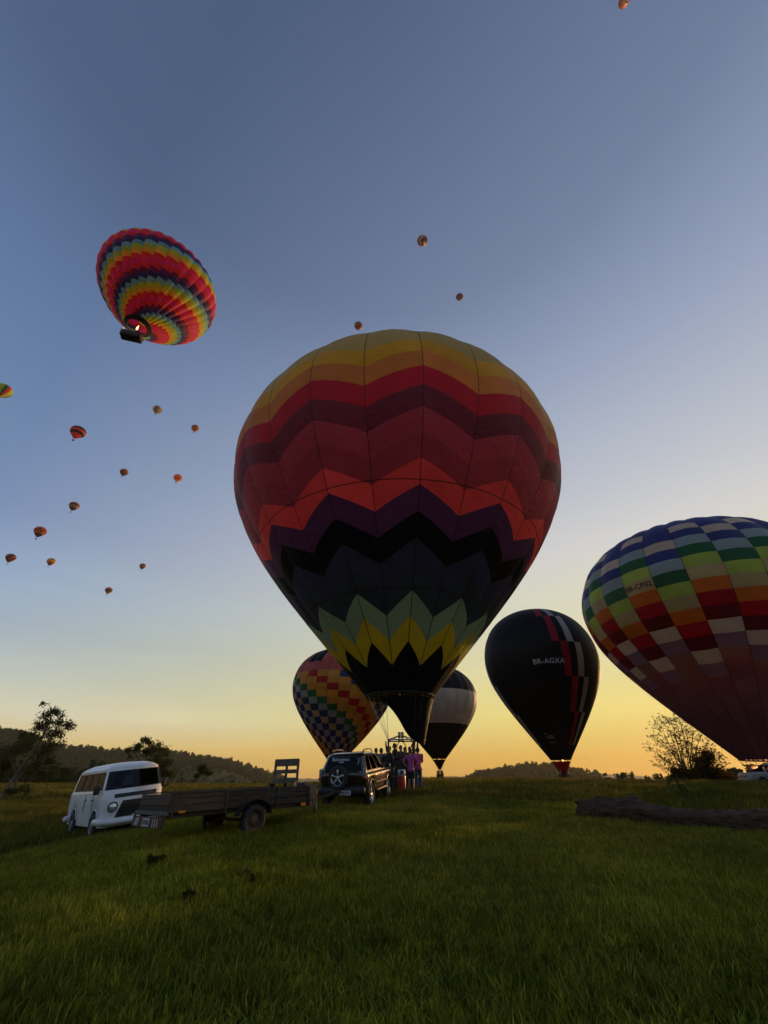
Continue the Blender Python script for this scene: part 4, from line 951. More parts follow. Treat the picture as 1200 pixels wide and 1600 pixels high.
def flat_text(text, size, mat, parent, loc, rot, name='lettering'):
    cu = bpy.data.curves.new('t', 'FONT'); cu.body = text; cu.size = size; cu.align_x = 'CENTER'; cu.align_y = 'CENTER'; cu.extrude = .001; cu.resolution_u = 2
    ob = bpy.data.objects.new('t', cu); COL.objects.link(ob); me = bpy.data.meshes.new_from_object(ob); bpy.data.objects.remove(ob); me.materials.append(mat)
    o = bpy.data.objects.new(name, me); o.location = loc; o.rotation_euler = rot; return link(o, parent)
def rubber(V, Fc, pane, r=.016):
    cnt = {}
    for f in Fc:
        for a, b in zip(f, list(f[1:]) + [f[0]]): cnt[(a, b)] = 1
    nxt = {a: b for (a, b) in cnt if (b, a) not in cnt}; st = next(iter(nxt)); loop = [st]
    while nxt[loop[-1]] != st: loop.append(nxt[loop[-1]])
    MB().tube([V[i] for i in loop] + [V[st]], r, 5, caps=False).build('window_rubber', DARKTRIM, pane, True)
WHITE = paint('van_white', (.84, .85, .86), .38, col2=(.60, .59, .56), scale=2.2, amt=.5, coat=.15)
DARKTRIM = paint('dark_trim', (.015, .015, .016), .55)
GLASS_D = glass('window_glass', (.5, .55, .52), .55, 1.35)
GLASS_S = glass('side_glass', (.4, .42, .38), .4, 1.12)
GLASS_T = glass('tinted_glass', (.3, .3, .3), .12, 1.25)
LAMP = paint('headlamp', (.65, .66, .68), .12, .6)
SILVER = paint('wheel_silver', (.55, .55, .56), .3, .85)
SEATCLOTH = paint('seat_cloth', (.05, .05, .055), .9)
def van():
    root = tag(empty('minibus'), 'old white minibus with a rounded bay windscreen and black grille, at left', 'van'); stand(root, -9.80, 17.95, -45.0, 2.4, 1.4); root.scale = (1.05, 1.05, 1.05)
    xref = np.round(np.arange(-1.85, 1.8501, .1), 3); aw = (1.3, -1.1)
    rows = [(.30, -2.14, 2.12, .80, .30, .10, .08), (.80, -2.22, 2.21, .86, .34, .16, .10), (1.12, -2.2, 2.18, .865, .34, .18, .10), (1.20, -2.18, 2.13, .845, .34, .18, .10), (1.25, -2.16, 2.10, .835, .34, .18, .10), (1.72, -2.02, 1.88, .765, .32, .20, .10),
            (1.765, -1.98, 1.84, .745, .32, .20, .10), (1.79, -1.98, 1.84, .755, .32, .20, .10), (1.88, -1.84, 1.62, .66, .34, .16, .08), (1.955, -1.55, 1.25, .48, .30, .10, .06), (1.985, -.9, .6, .22, .15, .04, .02)]
    sh = Shell(rows, xref, arches=aw, arch_r=.41, arch_z=.33)
    wins = []
    for sd_ in 'RL':
        for a, b in ((-1.65, -.85), (-.75, .05), (.15, .95), (1.05, 1.75)): wins.append(('window', [4], sh.cols(sd_, a, b)))
    wins.append(('windscreen', [4], sh.cols('F', -2, 2, 3))); wins.append(('rear_window', [4], sh.cols('B', -.5, .5)))
    holes = {(j, i) for _, js, is_ in wins for j in js for i in is_}
    V, Fc = sh.body(holes); me = mesh_obj('body', V, Fc, WHITE, root, True)
    for nm, js, is_ in wins:
        V, Fc = sh.sub(js, is_); pane = mesh_obj(nm, V, Fc, GLASS_S if nm == 'window' else GLASS_D, root, True); rubber(V, Fc, pane)
    mb = MB(); mb.box((0, 0, .36), (4.0, 1.5, .06)); mb.box((-1.1, 0, .55), (.95, 1.5, .4)); mb.box((1.3, 0, .55), (.95, 1.5, .4)); mb.build('underbody', DARKTRIM, root)
    mb = MB(); mb.box((1.75, 0, 1.12), (.3, 1.4, .16), bev=.05); mb.build('dashboard', DARKTRIM, root)
    for y in (-.4, .4):
        mb = MB(); mb.box((1.05, y, .85), (.5, .5, .16), bev=.06); mb.box((.82, y, 1.15), (.14, .48, .6), bev=.06); mb.box((.8, y, 1.52), (.1, .26, .18), bev=.04); mb.build('seat', SEATCLOTH, root, True)
    mb = MB(); mb.box((-.3, 0, 1.12), (.12, 1.3, .55), bev=.05); mb.box((-.05, 0, .8), (.5, 1.3, .15), bev=.05); mb.build('seat', SEATCLOTH, root, True)
    mb = MB(); mb.box((1.6, -.12, 1.45), (.01, .28, .3), Matrix.Rotation(.35, 3, 'Y')); mb.build('paper_sheet', paint('paper', (.7, .7, .68), .8), root)
    def fx(z, y):
        zs = [r[0] for r in rows]; xf = np.interp(z, zs, [r[2] for r in rows]); w_ = np.interp(z, zs, [r[3] for r in rows]); bf = np.interp(z, zs, [r[5] for r in rows]); rc = np.interp(z, zs, [r[4] for r in rows])
        if abs(y) <= w_ - rc: return xf - bf * ((y / w_) ** 2 - ((w_ - rc) / w_) ** 2)
        return xf - rc + math.sqrt(max(0, rc ** 2 - (abs(y) - w_ + rc) ** 2))
    def patch(name, poly, mat, off=.012, n=10):
        mb = MB()
        (za, ya0, ya1), (zb, yb0, yb1) = poly; V = []
        for t in np.linspace(0, 1, 4):
            z = za + (zb - za) * t
            for u in np.linspace(0, 1, n + 1): y = (ya0 + (yb0 - ya0) * t) * (1 - u) + (ya1 + (yb1 - ya1) * t) * u; V.append((fx(z, y) + off, y, z))
        Fc = [(j * (n + 1) + i, j * (n + 1) + i + 1, (j + 1) * (n + 1) + i + 1, (j + 1) * (n + 1) + i) for j in range(3) for i in range(n)]
        mb.add(V, Fc); return mb.build(name, mat, root)
    patch('radiator_grille', ((.52, -.50, .50), (.93, -.36, .36)), DARKTRIM)
    patch('air_vent', ((1.02, -.60, .60), (1.12, -.60, .60)), DARKTRIM)
    g = MB()
    for z in (.60, .68, .76, .84): g.tube([(fx(z, y) + .022, y, z) for y in np.linspace(-.42, .42, 9)], .009, 4)
    g.build('grille_slats', paint('slat_grey', (.025, .025, .025), .5), root)
    for y in (-.60, .60):
        Rh = Matrix.Rotation(math.pi / 2, 3, 'Y'); h = MB(); h.lathe([(.135, .0), (.135, .05), (.115, .055), (.11, .035)], 'x', 20, (fx(.80, y) - .03, y, .80)); hl = h.build('headlight', DARKTRIM, root, True)
        h = MB(); h.lathe([(.112, .035), (.08, .055), (.001, .062)], 'x', 20, (fx(.80, y) - .03, y, .80)); h.build('lens', LAMP, hl, True)
    for nm, xs_, sg in (('front_bumper', 1, 1), ('rear_bumper', -1, -1)):
        b = MB(); pts = [(sg * 1.75, -.90, .46), (sg * 2.08, -.84, .44), (sg * 2.27, -.55, .43), (sg * 2.32, 0, .43), (sg * 2.27, .55, .43), (sg * 2.08, .84, .44), (sg * 1.75, .90, .46)]
        b.tube(pts, .085, 8); b.build(nm, WHITE, root, True)
    for sd_ in (-1, 1):
        for x in (1.3, -1.1):
            wheel(root, x, sd_ * .765, .325, .17, paint('van_rim', (.30, .30, .29), .5, .2), 0, sd_, .56)
            a = MB(); a.tube([(x + .425 * math.cos(t), sd_ * .835, .33 + .425 * math.sin(t)) for t in np.linspace(.3, math.pi - .3, 14)], .016, 6); a.build('wheel_arch', WHITE, root, True)
        mb = MB(); mb.box((1.62, sd_ * .98, 1.26), (.05, .17, .22), bev=.03); mb.tube([(1.6, sd_ * .84, 1.2), (1.62, sd_ * .96, 1.22)], .012, 5); mb.build('mirror', DARKTRIM, root, True)
        for x in (.10, 1.02): MB().box((x, sd_ * .872, .95), (.012, .012, .5)).build('door_seam', DARKTRIM, root)
        for x in (.2, .92): MB().box((x, sd_ * .885, 1.0), (.13, .03, .03), bev=.01).build('door_handle', DARKTRIM, root)
        MB().tube([(-1.65, sd_ * .755, 1.785), (0, sd_ * .76, 1.785), (1.5, sd_ * .755, 1.785)], .014, 5).build('rain_gutter', WHITE, root)
    for sd_ in (-1, 1): MB().tube([(-1.9, sd_ * .868, 1.165), (0, sd_ * .870, 1.165), (1.8, sd_ * .868, 1.165)], .011, 5).build('belt_moulding', WHITE, root)
    for y in (-.45, .12): MB().tube([(2.12, y + .05, 1.2), (2.09, y, 1.28), (2.04, y - .38, 1.32)], .012, 4).build('wiper', DARKTRIM, root)
    pl = MB(); pl.box((2.36, .1, .50), (.015, .36, .12)); pl.build('number_plate', paint('plate_grey', (.5, .5, .5), .5), root)
    return root
van()

def offroad(root, paintm, spare=True, tail=True, glassm=None):
    glassm = glassm or GLASS_T
    xref = np.round(np.arange(-1.8, 1.8001, .1), 3)
    low = Shell([(.42, -1.90, 1.88, .80, .22, .06, .05), (.86, -1.97, 1.96, .88, .24, .10, .06), (.96, -1.97, 1.92, .885, .24, .12, .06), (1.03, -1.97, 1.80, .87, .24, .14, .06), (1.045, -1.965, 1.6, .84, .24, .14, .06)], xref, arches=(1.25, -1.25), arch_r=.43, arch_z=.37)
    V, Fc = low.body(set()); mesh_obj('body', V, Fc, paintm, root, True)
    cab = Shell([(1.035, -1.955, 1.00, .835, .2, .08, .06), (1.10, -1.95, .90, .825, .2, .10, .06), (1.52, -1.76, .22, .70, .2, .10, .06), (1.58, -1.72, .10, .675, .2, .10, .06), (1.645, -1.5, -.15, .56, .2, .06, .05), (1.665, -1.1, -.4, .3, .15, .03, .02)], xref)
    wins = []
    for sd_ in 'RL':
        for a, b in ((-1.7, -.9), (-.7, .3), (.4, 1.4)): wins.append(('window', [1], cab.cols(sd_, a, b)))
    wins.append(('windscreen', [1], cab.cols('F', -2, 2, 1))); wins.append(('rear_window', [1], cab.cols('B', -2, 2, 1)))
    holes = {(j, i) for _, js, is_ in wins for j in js for i in is_}
    V, Fc = cab.body(holes); mesh_obj('cabin', V, Fc, paintm, root, True)
    for nm, js, is_ in wins: V, Fc = cab.sub(js, is_); mesh_obj(nm, V, Fc, glassm, root, True)
    mb = MB(); mb.box((0, 0, .48), (3.6, 1.4, .12)); mb.box((-1.25, 0, .6), (.95, 1.5, .4)); mb.box((1.25, 0, .6), (.95, 1.5, .4)); mb.build('underbody', DARKTRIM, root)
    for x in (-.75, .35):
        for y in (-.38, .38): mb = MB(); mb.box((x, y, 1.08), (.15, .46, .62), bev=.06); mb.box((x, y, 1.45), (.1, .26, .16), bev=.04); mb.build('seat', SEATCLOTH, root, True)
    for sd_ in (-1, 1):
        for x in (1.25, -1.25):
            wheel(root, x, sd_ * .76, .36, .22, SILVER, 5, sd_, .66)
            a = MB(); a.tube([(x + .45 * math.cos(t), sd_ * .865, .37 + .45 * math.sin(t)) for t in np.linspace(0, math.pi, 14)], .03, 6); a.build('wheel_arch', paintm, root, True)
        a = MB(); a.tube([(-1.45, sd_ * .60, 1.63), (-1.38, sd_ * .60, 1.72), (-.8, sd_ * .60, 1.75), (-.3, sd_ * .585, 1.73), (-.15, sd_ * .58, 1.64)], .022, 6); a.build('roof_rail', DARKTRIM, root, True)
        a = MB(); a.box((.72, sd_ * .98, 1.15), (.12, .2, .16), bev=.04); a.tube([(.75, sd_ * .83, 1.1), (.73, sd_ * .92, 1.12)], .02, 5); a.build('mirror', DARKTRIM, root, True)
        a = MB(); a.box((0, sd_ * .89, .47), (1.6, .1, .08), bev=.03); a.build('side_step', DARKTRIM, root, True)
        MB().box((0, sd_ * .895, .70), (1.55, .02, .05), bev=.008).build('door_moulding', paintm, root)
        for x in (-.02, .92, -.95): MB().box((x, sd_ * .884, .80), (.01, .014, .44)).build('door_seam', DARKTRIM, root)
        for x in (-.75, .12): MB().box((x, sd_ * .893, .93), (.16, .03, .035), bev=.01).build('door_handle', SILVER, root)
        a = MB(); a.box((-1.93, sd_ * .80, 1.02), (.10, .13, .34), bev=.04, m=0); a.box((-1.94, sd_ * .805, .90), (.10, .125, .10), bev=.03, m=1); a.build('tail_light', [paint('lamp_clear', (.22, .22, .23), .2), paint('lamp_red', (.35, .01, .01), .2)], root, True)
        a = MB(); a.box((1.86, sd_ * .62, .86), (.14, .34, .16), bev=.05); a.build('headlight', LAMP, root, True)
    for sg, nm in ((1, 'front_bumper'), (-1, 'rear_bumper')):
        b = MB(); b.box((sg * 1.98, 0, .55), (.2, 1.66, .24), bev=.08); b.build(nm, paintm if nm == 'front_bumper' else DARKTRIM, root, True)
    b = MB(); b.box((1.97, 0, .82), (.05, .8, .14), bev=.02); b.build('radiator_grille', DARKTRIM, root)
    p = MB(); p.box((-2.09, -.16, .50), (.012, .40, .13)); np_ = p.build('number_plate', paint('plate_grey', (.5, .5, .5), .5), root)
    if spare:
        sp = empty('spare_wheel', (-2.07, .10, .93), 0, root); sp.rotation_euler = (0, 0, math.pi / 2)
        t = MB(); r = .35; t.lathe([(r * .68, -.10), (r * .93, -.10), (r, -.06), (r, .06), (r * .93, .10), (r * .68, .10)], 'y', 28, closed=True); t.build('tyre', RUBBER, sp, True)
        m = MB(); R_ = r * .70; m.lathe([(R_, .10), (R_ * .9, .085), (R_ * .86, .04)], 'y', 28); m.disc((0, .04, 0), R_ * .9, 'y', 24, 1); m.lathe([(R_ * .24, .05), (R_ * .22, .11), (.001, .115)], 'y', 14)
        for k in range(5):
            a = 2 * math.pi * k / 5 + math.pi / 2; m.box((math.cos(a) * R_ * .55, .085, math.sin(a) * R_ * .55), (R_ * .82, .03, R_ * .26), Matrix.Rotation(-a, 3, 'Y'), bev=.01)
        m.build('rim', [SILVER, RUBBER], sp, True); MB().tube([(-1.97, .10, .93), (-2.05, .10, .93)], .12, 10).build('spare_mount', DARKTRIM, root)
BLACKPAINT = paint('black_car_paint', (.030, .020, .013), .24, .45, coat=1.0, scale=3, amt=.3)
def black_offroad():
    root = tag(empty('off_road_car'), 'black off-road car with a spare wheel on its tailgate and white window lettering', 'car'); stand(root, -.94, 18.51, 75.8, 2.5, 1.5)
    offroad(root, BLACKPAINT)
    st = paint('sticker_white', (.75, .75, .75), .6)
    # rear window slope: from (-1.93, z 1.10) to (-1.76, z 1.52)
    def onwin(y, z, d=.045): return (-1.93 + (z - 1.10) / .42 * .17 - d, y, z)
    ry = (math.pi / 2 - math.atan2(.17, .42), 0, -math.pi / 2)
    flat_text('Balonismo', .155, st, root, onwin(0.10, 1.45), ry)
    mb = MB(); [mb.box(onwin(.14 - k * .035, 1.372, .05), (.004, .024, .03 + .012 * (k % 2))) for k in range(5)]; mb.build('small_print', st, root)
    mb = MB()
    for y, z, r in ((.62, 1.44, .026), (.66, 1.36, .026), (.69, 1.28, .026), (-.56, 1.46, .022), (-.57, 1.38, .026), (-.55, 1.31, .018)):
        mb.lathe([(r, 0), (.001, 0)], 'x', 12, onwin(y, z, .052))
    mb.build('window_stickers', st, root)
    mb = MB(); mb.lathe([(.055, 0), (.03, 0)], 'x', 16, onwin(.69, 1.18, .05)); mb.build('round_sticker', paint('sticker_green', (.12, .3, .2), .6), root)
    mb = MB(); mb.tube([(-1.95, .02, .50), (-2.22, .02, .50)], .03, 8); mb.lathe([(.001, .0), (.03, .01), (.032, .04), (.02, .065), (.001, .07)], 'z', 12, (-2.22, .02, .50)); mb.build('tow_ball', STEEL, root, True)
    for k, (dy) in enumerate((-.28, -.2, -.12, -.05)): MB().box((-2.098, dy, .50), (.004, .035, .07)).build('plate_character', DARKTRIM, root)
    return root
SUV = black_offroad()

# ---- the flat trailer hitched behind the black car
PLANK = paint('trailer_plank', (.062, .040, .024), .85, col2=(.022, .016, .012), scale=3, amt=.9, bump=.5, bscale=30, stretch=(1, 8, 8))
PLANK_L = paint('trailer_plank_light', (.12, .068, .036), .85, col2=(.05, .030, .018), scale=3, amt=.9, bump=.5, bscale=30, stretch=(1, 8, 8))
IRON = paint('painted_iron', (.022, .02, .02), .6, .2, col2=(.09, .045, .025), scale=7, amt=.7, bump=.2)
def trailer():
    root = tag(empty('flat_trailer'), 'long wooden flat trailer with low sideboards, hitched behind the black car', 'trailer'); stand(root, -4.04, 12.78, 46.6, 2.4, 1.7, (.41, 1.7, -1.0))
    L, W_ = 2.1, .85; B0 = -1.82
    for k in range(6): b = MB(); b.box(((L + B0) / 2, -W_ + .14 + k * .284, .60), (L - B0, .272, .035), bev=.005); b.build('floor_plank', PLANK, root)
    for sd_ in (-1, 1):
        for (x0, x1, mat) in ((B0, -.55, PLANK_L), (-.53, L, PLANK)):
            for z0, z1, o in ((.59, .72, .0), (.73, .83, .012), (.84, .925, .0)):
                b = MB(); rj = random.uniform; b.box(((x0 + x1) / 2, sd_ * (W_ + .02 + o + rj(-.006, .006)), (z0 + z1) / 2 + rj(-.008, .008)), (x1 - x0 - rj(0, .03), .03, z1 - z0 - rj(0, .02)), Matrix.Rotation(rj(-.007, .007), 3, 'Y') @ Matrix.Rotation(rj(-.05, .05), 3, 'X'), bev=.006); b.build('side_plank', mat, root)
        for x in (B0 + .03, -.54, .9, L - .03): b = MB(); b.box((x, sd_ * (W_ + .055), .74), (.05, .035, .44), bev=.006); b.build('side_post', IRON, root)
        b = MB(); b.box(((L + B0) / 2, sd_ * (W_ + .02), .945), (L - B0 + .06, .06, .03), bev=.008); b.build('top_rail', IRON, root)
        b = MB(); b.box(((L + B0) / 2, sd_ * .72, .535), (L - B0, .07, .09), bev=.01); b.build('chassis_beam', IRON, root)
        wheel(root, .2, sd_ * .97, .315, .19, paint('rusty_rim', (.12, .06, .04), .7, .2, col2=(.05, .03, .02), scale=12), 0, sd_)
        f = MB(); n = 9; V = []; Fc = []
        for i in range(n):
            a = math.pi * (.10 + .80 * i / (n - 1)); p = (.2 + .43 * math.cos(a) * 1.12, .30 + .42 * math.sin(a))
            for y in (.86, 1.09): V.append((p[0], sd_ * y, p[1]))
        for i in range(n - 1): Fc.append((2 * i, 2 * i + 1, 2 * i + 3, 2 * i + 2))
        f.add(V, Fc); f.add([(v[0], v[1], v[2] + .012) for v in V], Fc); f.build('mudguard', IRON, root)
    b = MB(); b.tube([(.2, -.97, .315), (.2, .97, .315)], .035, 8); b.build('axle', IRON, root)
    for k, z in enumerate((.66, .77, .88)):
        b = MB(); b.box((B0 - .02, 0, z + random.uniform(-.01, .01)), (.03, 2 * W_ - .02, .10), Matrix.Rotation(random.uniform(-.012, .012), 3, 'X'), bev=.006); b.build('tail_plank', IRON if k else PLANK, root)
        b = MB(); b.box((L + .02, 0, z), (.03, 2 * W_ - .02, .10), bev=.006); b.build('front_plank', PLANK, root)
    b = MB(); b.box((B0 - .06, 0, .585), (.10, 2 * W_ + .06, .07), bev=.01); b.build('rear_beam', paint('weathered_beam', (.13, .11, .09), .8), root)
    lb = MB(); lb.box((B0 - .10, 0, .42), (.03, 1.70, .20), bev=.006); lb = lb.build('light_board', IRON, root)
    st = paint('sticker_white', (.75, .75, .75), .6); rs = paint('stripe_red', (.4, .03, .02), .6)
    for k in range(5): MB().box((B0 - .118, .48 + k * .045, .42), (.004, .018, .16), Matrix.Rotation(.5, 3, 'X')).build('stripe', st, lb)
    MB().box((B0 - .119, .02, .42), (.006, .40, .15)).build('number_plate', paint('plate_grey', (.5, .5, .5), .5), lb)
    for k in range(6): MB().box((B0 - .124, -.12 + k * .055, .42), (.004, .028, .08)).build('plate_character', DARKTRIM, lb)
    for k in range(6): MB().box((B0 - .118, -.66 + k * .06, .42), (.004, .022, .16), Matrix.Rotation(-.25, 3, 'X')).build('stripe', st if k % 2 else rs, lb)
    for sd_ in (-1, 1): MB().box((B0 - .10, sd_ * .78, .53), (.03, .03, .12)).build('board_bracket', IRON, root)
    bpy.context.view_layer.update(); hb = root.matrix_world.inverted() @ (SUV.matrix_world @ Vector((-2.22, .02, .55)))
    b = MB(); b.tube([(1.5, -.62, .53), (2.6, -.30 + hb.y * .4, .52), hb], .04, 6); b.tube([(1.5, .62, .53), (2.6, .30 + hb.y * .4, .52), hb], .04, 6); b.tube([hb + Vector((-.25, 0, 0)), hb + Vector((.04, 0, 0))], .055, 8); b.build('drawbar', IRON, root, True)
    b = MB(); b.tube([(2.9, .0, .9), (2.9, .0, .18)], .03, 8); b.tube([(2.9, 0, .92), (3.0, 0, .92), (3.0, 0, .98)], .012, 5); b.lathe([(.001, .0), (.1, 0), (.1, .05), (.001, .05)], 'y', 14, (2.9, -.02, .14)); b.build('jockey_wheel', IRON, root)
    for x, y in ((1.75, -.905), (2.45, -.36)): MB().box((x, y, .545), (.16, .02, .07), bev=.008).build('reflector', paint('amber_reflector', (.75, .22, .02), .25), root)
    MB().box((B0 + .25, -.905, .60), (.16, .02, .05), bev=.008).build('reflector', paint('amber_reflector', (.75, .22, .02), .25), root)
    for k in range(5):
        x = 1.92 + k * .04; r = random.Random(k); b = MB(); z1 = .35 + r.random() * .25
        b.tube([(x - .05, -.6, 1.02), (x, -.86, .99), (x + .02, -.93, .9), (x + .03 - .05 * r.random(), -.93, z1 + .1), (x + .05, -.92, z1), (x + .09, -.93, z1 + .12), (x + .07, -.93, .8), (x + .08, -.9, .97)], .014, 5); b.build('hanging_rope', paint('rope', (.20, .13, .09), .9), root, True)
    return root
TRAILER = trailer()
bpy.context.view_layer.update()
def on(root, p): return root.matrix_world @ Vector(p)
def pallet_seat():
    M = TRAILER.matrix_world.copy(); root = tag(empty('pallet_seat'), 'rough seat knocked together from pallet boards, standing on the trailer', 'seat'); root.matrix_world = M @ Matrix.Translation((1.70, .06, .62)) @ Matrix.Rotation(rad(43), 4, 'Z')
    w_ = .74     # local: y across, x towards the back
    def bd(name, c, d, r=None): b = MB(); b.box(c, d, r, bev=.006); return b.build(name, PALLET, root)
    T = Matrix.Rotation(.10, 3, 'Y')
    bd('back_board', (.30, 0, .93), (.03, w_, .19), T); bd('back_board', (.28, 0, .70), (.03, w_, .10), T); bd('back_board', (.26, 0, .49), (.03, w_, .09), T)
    for y in (-.34, 0, .34): bd('back_post', (.315, y, .62), (.05, .07, .78), T)
    for k in range(3): bd('seat_board', (-.18 + k * .17, 0, .43), (.15, w_ + .04, .03))
    for y in (-.34, .34): bd('seat_bearer', (0, y, .37), (.56, .05, .09)); bd('leg', (-.22, y, .17), (.08, .06, .36)); bd('leg', (.24, y, .17), (.08, .06, .36))
    bd('front_board', (-.27, 0, .22), (.025, w_, .12))
PALLET = paint('pallet_wood', (.16, .12, .08), .85, col2=(.06, .045, .032), scale=5, amt=.9, bump=.4, bscale=25)
pallet_seat()
def bundle():
    M = TRAILER.matrix_world.copy(); root = tag(empty('gear_bundle'), 'dark bundle of folded cloth and straps on the front end of the trailer', 'bundle'); root.matrix_world = M @ Matrix.Translation((1.90, -.58, .62)) @ Matrix.Scale(.72, 4)
    bm = bmesh.new(); bmesh.ops.create_icosphere(bm, subdivisions=4, radius=1)
    for v in bm.verts:
        p = v.co; k = 1 + .10 * math.sin(p.x * 6 + p.z * 4) + .07 * math.sin(p.y * 11 + 1.5 * math.sin(p.x * 5)); v.co = Vector((p.x * .22 * k, p.y * .36 * k, max(-.26, p.z * .30 * k) + .26))
    V = [v.co[:] for v in bm.verts]; Fc = [[v.index for v in f.verts] for f in bm.faces]; bm.free(); mesh_obj('cloth', V, Fc, paint('dark_cloth', (.014, .015, .02), .85, col2=(.035, .03, .03), scale=8), root, True)
    for y, c in ((-.14, 'strap_blue'), (.12, 'strap_grey')):
        b = MB(); b.tube([(.235 * math.cos(a), y, .27 + .31 * math.sin(a)) for a in np.linspace(-.6, math.pi + .6, 18)], .014, 5); b.build('strap', paint(c, (.10, .12, .2) if c == 'strap_blue' else (.3, .29, .27), .8), root)
bundle()

# ---- parked cars further off
def parked(label, x, y, heading, mat, loc=None):
    r = tag(empty('parked_car'), label, 'car'); stand(r, x, y, heading, 2.5, 1.5); offroad(r, mat, spare=False, glassm=GLASS_D); return r
PALEPAINT = paint('pale_car_paint', (.30, .29, .28), .45, coat=.2)
_p = at_dist(1214, 1230, 46.5); parked('pale car parked under the checkered balloon, cut by the right edge', _p[0], _p[1], 172, PALEPAINT)
_p = at_dist(672, 1219, 150); parked('tiny white car beside the basket of the black and white balloon', _p[0], _p[1], 185, WHITE)

# ================================================================== people
SKIN = paint('skin', (.33, .18, .12), .55)
HAIR = paint('hair_dark', (.02, .014, .01), .6, bump=.4, bscale=80)
def skin_mesh(name, verts, radii, edges, mat, parent, root_i=0, sub=1):
    me = bpy.data.meshes.new('sk'); me.from_pydata([tuple(v) for v in verts], edges, []); o = bpy.data.objects.new('sk', me); COL.objects.link(o)
    md = o.modifiers.new('s', 'SKIN'); md.use_smooth_shade = True
    for i, r in enumerate(radii): me.skin_vertices[0].data[i].radius = r if isinstance(r, tuple) else (r, r)
    me.skin_vertices[0].data[root_i].use_root = True
    o.modifiers.new('d', 'SUBSURF').levels = sub; o.modifiers['d'].render_levels = sub
    dg = bpy.context.evaluated_depsgraph_get(); m2 = bpy.data.meshes.new_from_object(o.evaluated_get(dg)); bpy.data.objects.remove(o); m2.name = name
    m2.materials.clear(); m2.materials.append(mat); return link(bpy.data.objects.new(name, m2), parent)
def person(label, x, y, z, face, h, shirt, trouser, arms='down', legs='long', hair=True, step=0.0, fingers=True, group=None, cap=None):
    """face: heading in degrees; local +x is the way the person looks"""
    root = tag(empty('person', (x, y, z), rad(face)), label, 'person', group); root.scale = (h / 1.72,) * 3
    P = []; R_ = []; E_ = []
    def add(p, r, par=None):
        P.append(p); R_.append(r)
        if par is not None: E_.append((par, len(P) - 1))
        return len(P) - 1
    pel = add((0, 0, .95), (.13, .11)); sp = add((.01, 0, 1.12), (.125, .10), pel); ch = add((.0, 0, 1.33), (.15, .105), sp); nk = add((-.005, 0, 1.45), (.062, .062), ch); hd = add((.01, 0, 1.54), (.062, .065), nk)
    hands = []
    for s_ in (1, -1):
        hip = add((0, s_ * .09, .88), (.09, .09), pel); kn = add((.02 + step * s_ * .10, s_ * .10, .50), (.062, .062), hip); an = add((-.01 + step * s_ * .18, s_ * .105, .10), (.042, .042), kn); he = add((.02 + step * s_ * .18, s_ * .105, .045), (.045, .04), an); add((.15 + step * s_ * .18, s_ * .12, .03), (.04, .028), he)
        shd = add((-.01, s_ * .18, 1.40), (.062, .062), ch)
        if arms == 'down': el, wr, pm = (-.04, s_ * .245, 1.13), (.04, s_ * .255, .90), (.06, s_ * .255, .82)
        elif arms == 'front': el, wr, pm = (.02, s_ * .25, 1.13), (.22, s_ * .14, 1.10), (.29, s_ * .10, 1.11)
        elif arms == 'hips': el, wr, pm = (-.06, s_ * .36, 1.16), (.02, s_ * .20, 1.0), (.05, s_ * .16, .97)
        elif arms == 'up': el, wr, pm = (.12, s_ * .30, 1.50), (.16, s_ * .24, 1.76), (.17, s_ * .23, 1.84)
        else: el, wr, pm = ((.05, s_ * .27, 1.16), (.28, s_ * .2, 1.2), (.35, s_ * .18, 1.2)) if s_ > 0 else ((-.04, s_ * .245, 1.13), (.04, s_ * .255, .90), (.06, s_ * .255, .82))
        e = add(el, (.045, .045), shd); w_ = add(wr, (.030, .030), e); pmv = add(pm, (.036, .018), w_); hands.append((np.array(wr), np.array(pm), s_))
        if fingers:
            d = np.array(pm) - np.array(wr); d /= np.linalg.norm(d); sd_ = np.cross(d, (0, s_, 0.2)); sd_ /= np.linalg.norm(sd_) + 1e-9
            for k, ln in enumerate((.062, .075, .07, .055)):
                b = np.array(pm) + sd_ * (k - 1.5) * .019 + d * .02; q1 = add(tuple(b + d * ln * .5), (.0095, .0095), pmv); add(tuple(b + d * ln * .95 + np.array((0, -s_ * .012, 0))), (.008, .008), q1)
            add(tuple(np.array(wr) + d * .055 + sd_ * .05), (.011, .011), w_)
    cover = {pel, sp, ch} | {b for a, b in E_ if a in (pel, ch) and abs(P[b][1]) > .05}
    knees = {b for a, b in E_ if a in {q for p_, q in E_ if p_ == pel and abs(P[q][1]) > .05}}
    if legs == 'long': cover |= knees
    RB = [tuple(q * .72 for q in r) if i in cover else r for i, r in enumerate(R_)]
    body = skin_mesh('body', P, RB, E_, SKIN, root)
    # head joined into the body mesh
    bm = bmesh.new(); bm.from_mesh(body.data); sph = bmesh.ops.create_uvsphere(bm, u_segments=16, v_segments=12, radius=1.0)['verts']
    for v in sph:
        p = v.co.copy(); q = Vector((p.x * .098, p.y * .078, p.z * .118))
        if p.z < -.2: q.y *= 1 - .28 * (-p.z - .2); q.x *= 1 - .12 * (-p.z - .2)
        if p.x > .8 and abs(p.y) < .3 and -.35 < p.z < .15: q.x += .022 * (1 - abs(p.y) / .3)          # nose
        if p.x > .6 and .1 < p.z < .3 and .2 < abs(p.y) < .6: q.x -= .008                              # eye hollows
        v.co = q + Vector((.012, 0, 1.59))
    for s_ in (1, -1):
        e = bmesh.ops.create_uvsphere(bm, u_segments=8, v_segments=6, radius=1.0)['verts']
        for v in e: v.co = Vector((v.co.x * .022, v.co.y * .012, v.co.z * .032)) + Vector((0, s_ * .080, 1.585))
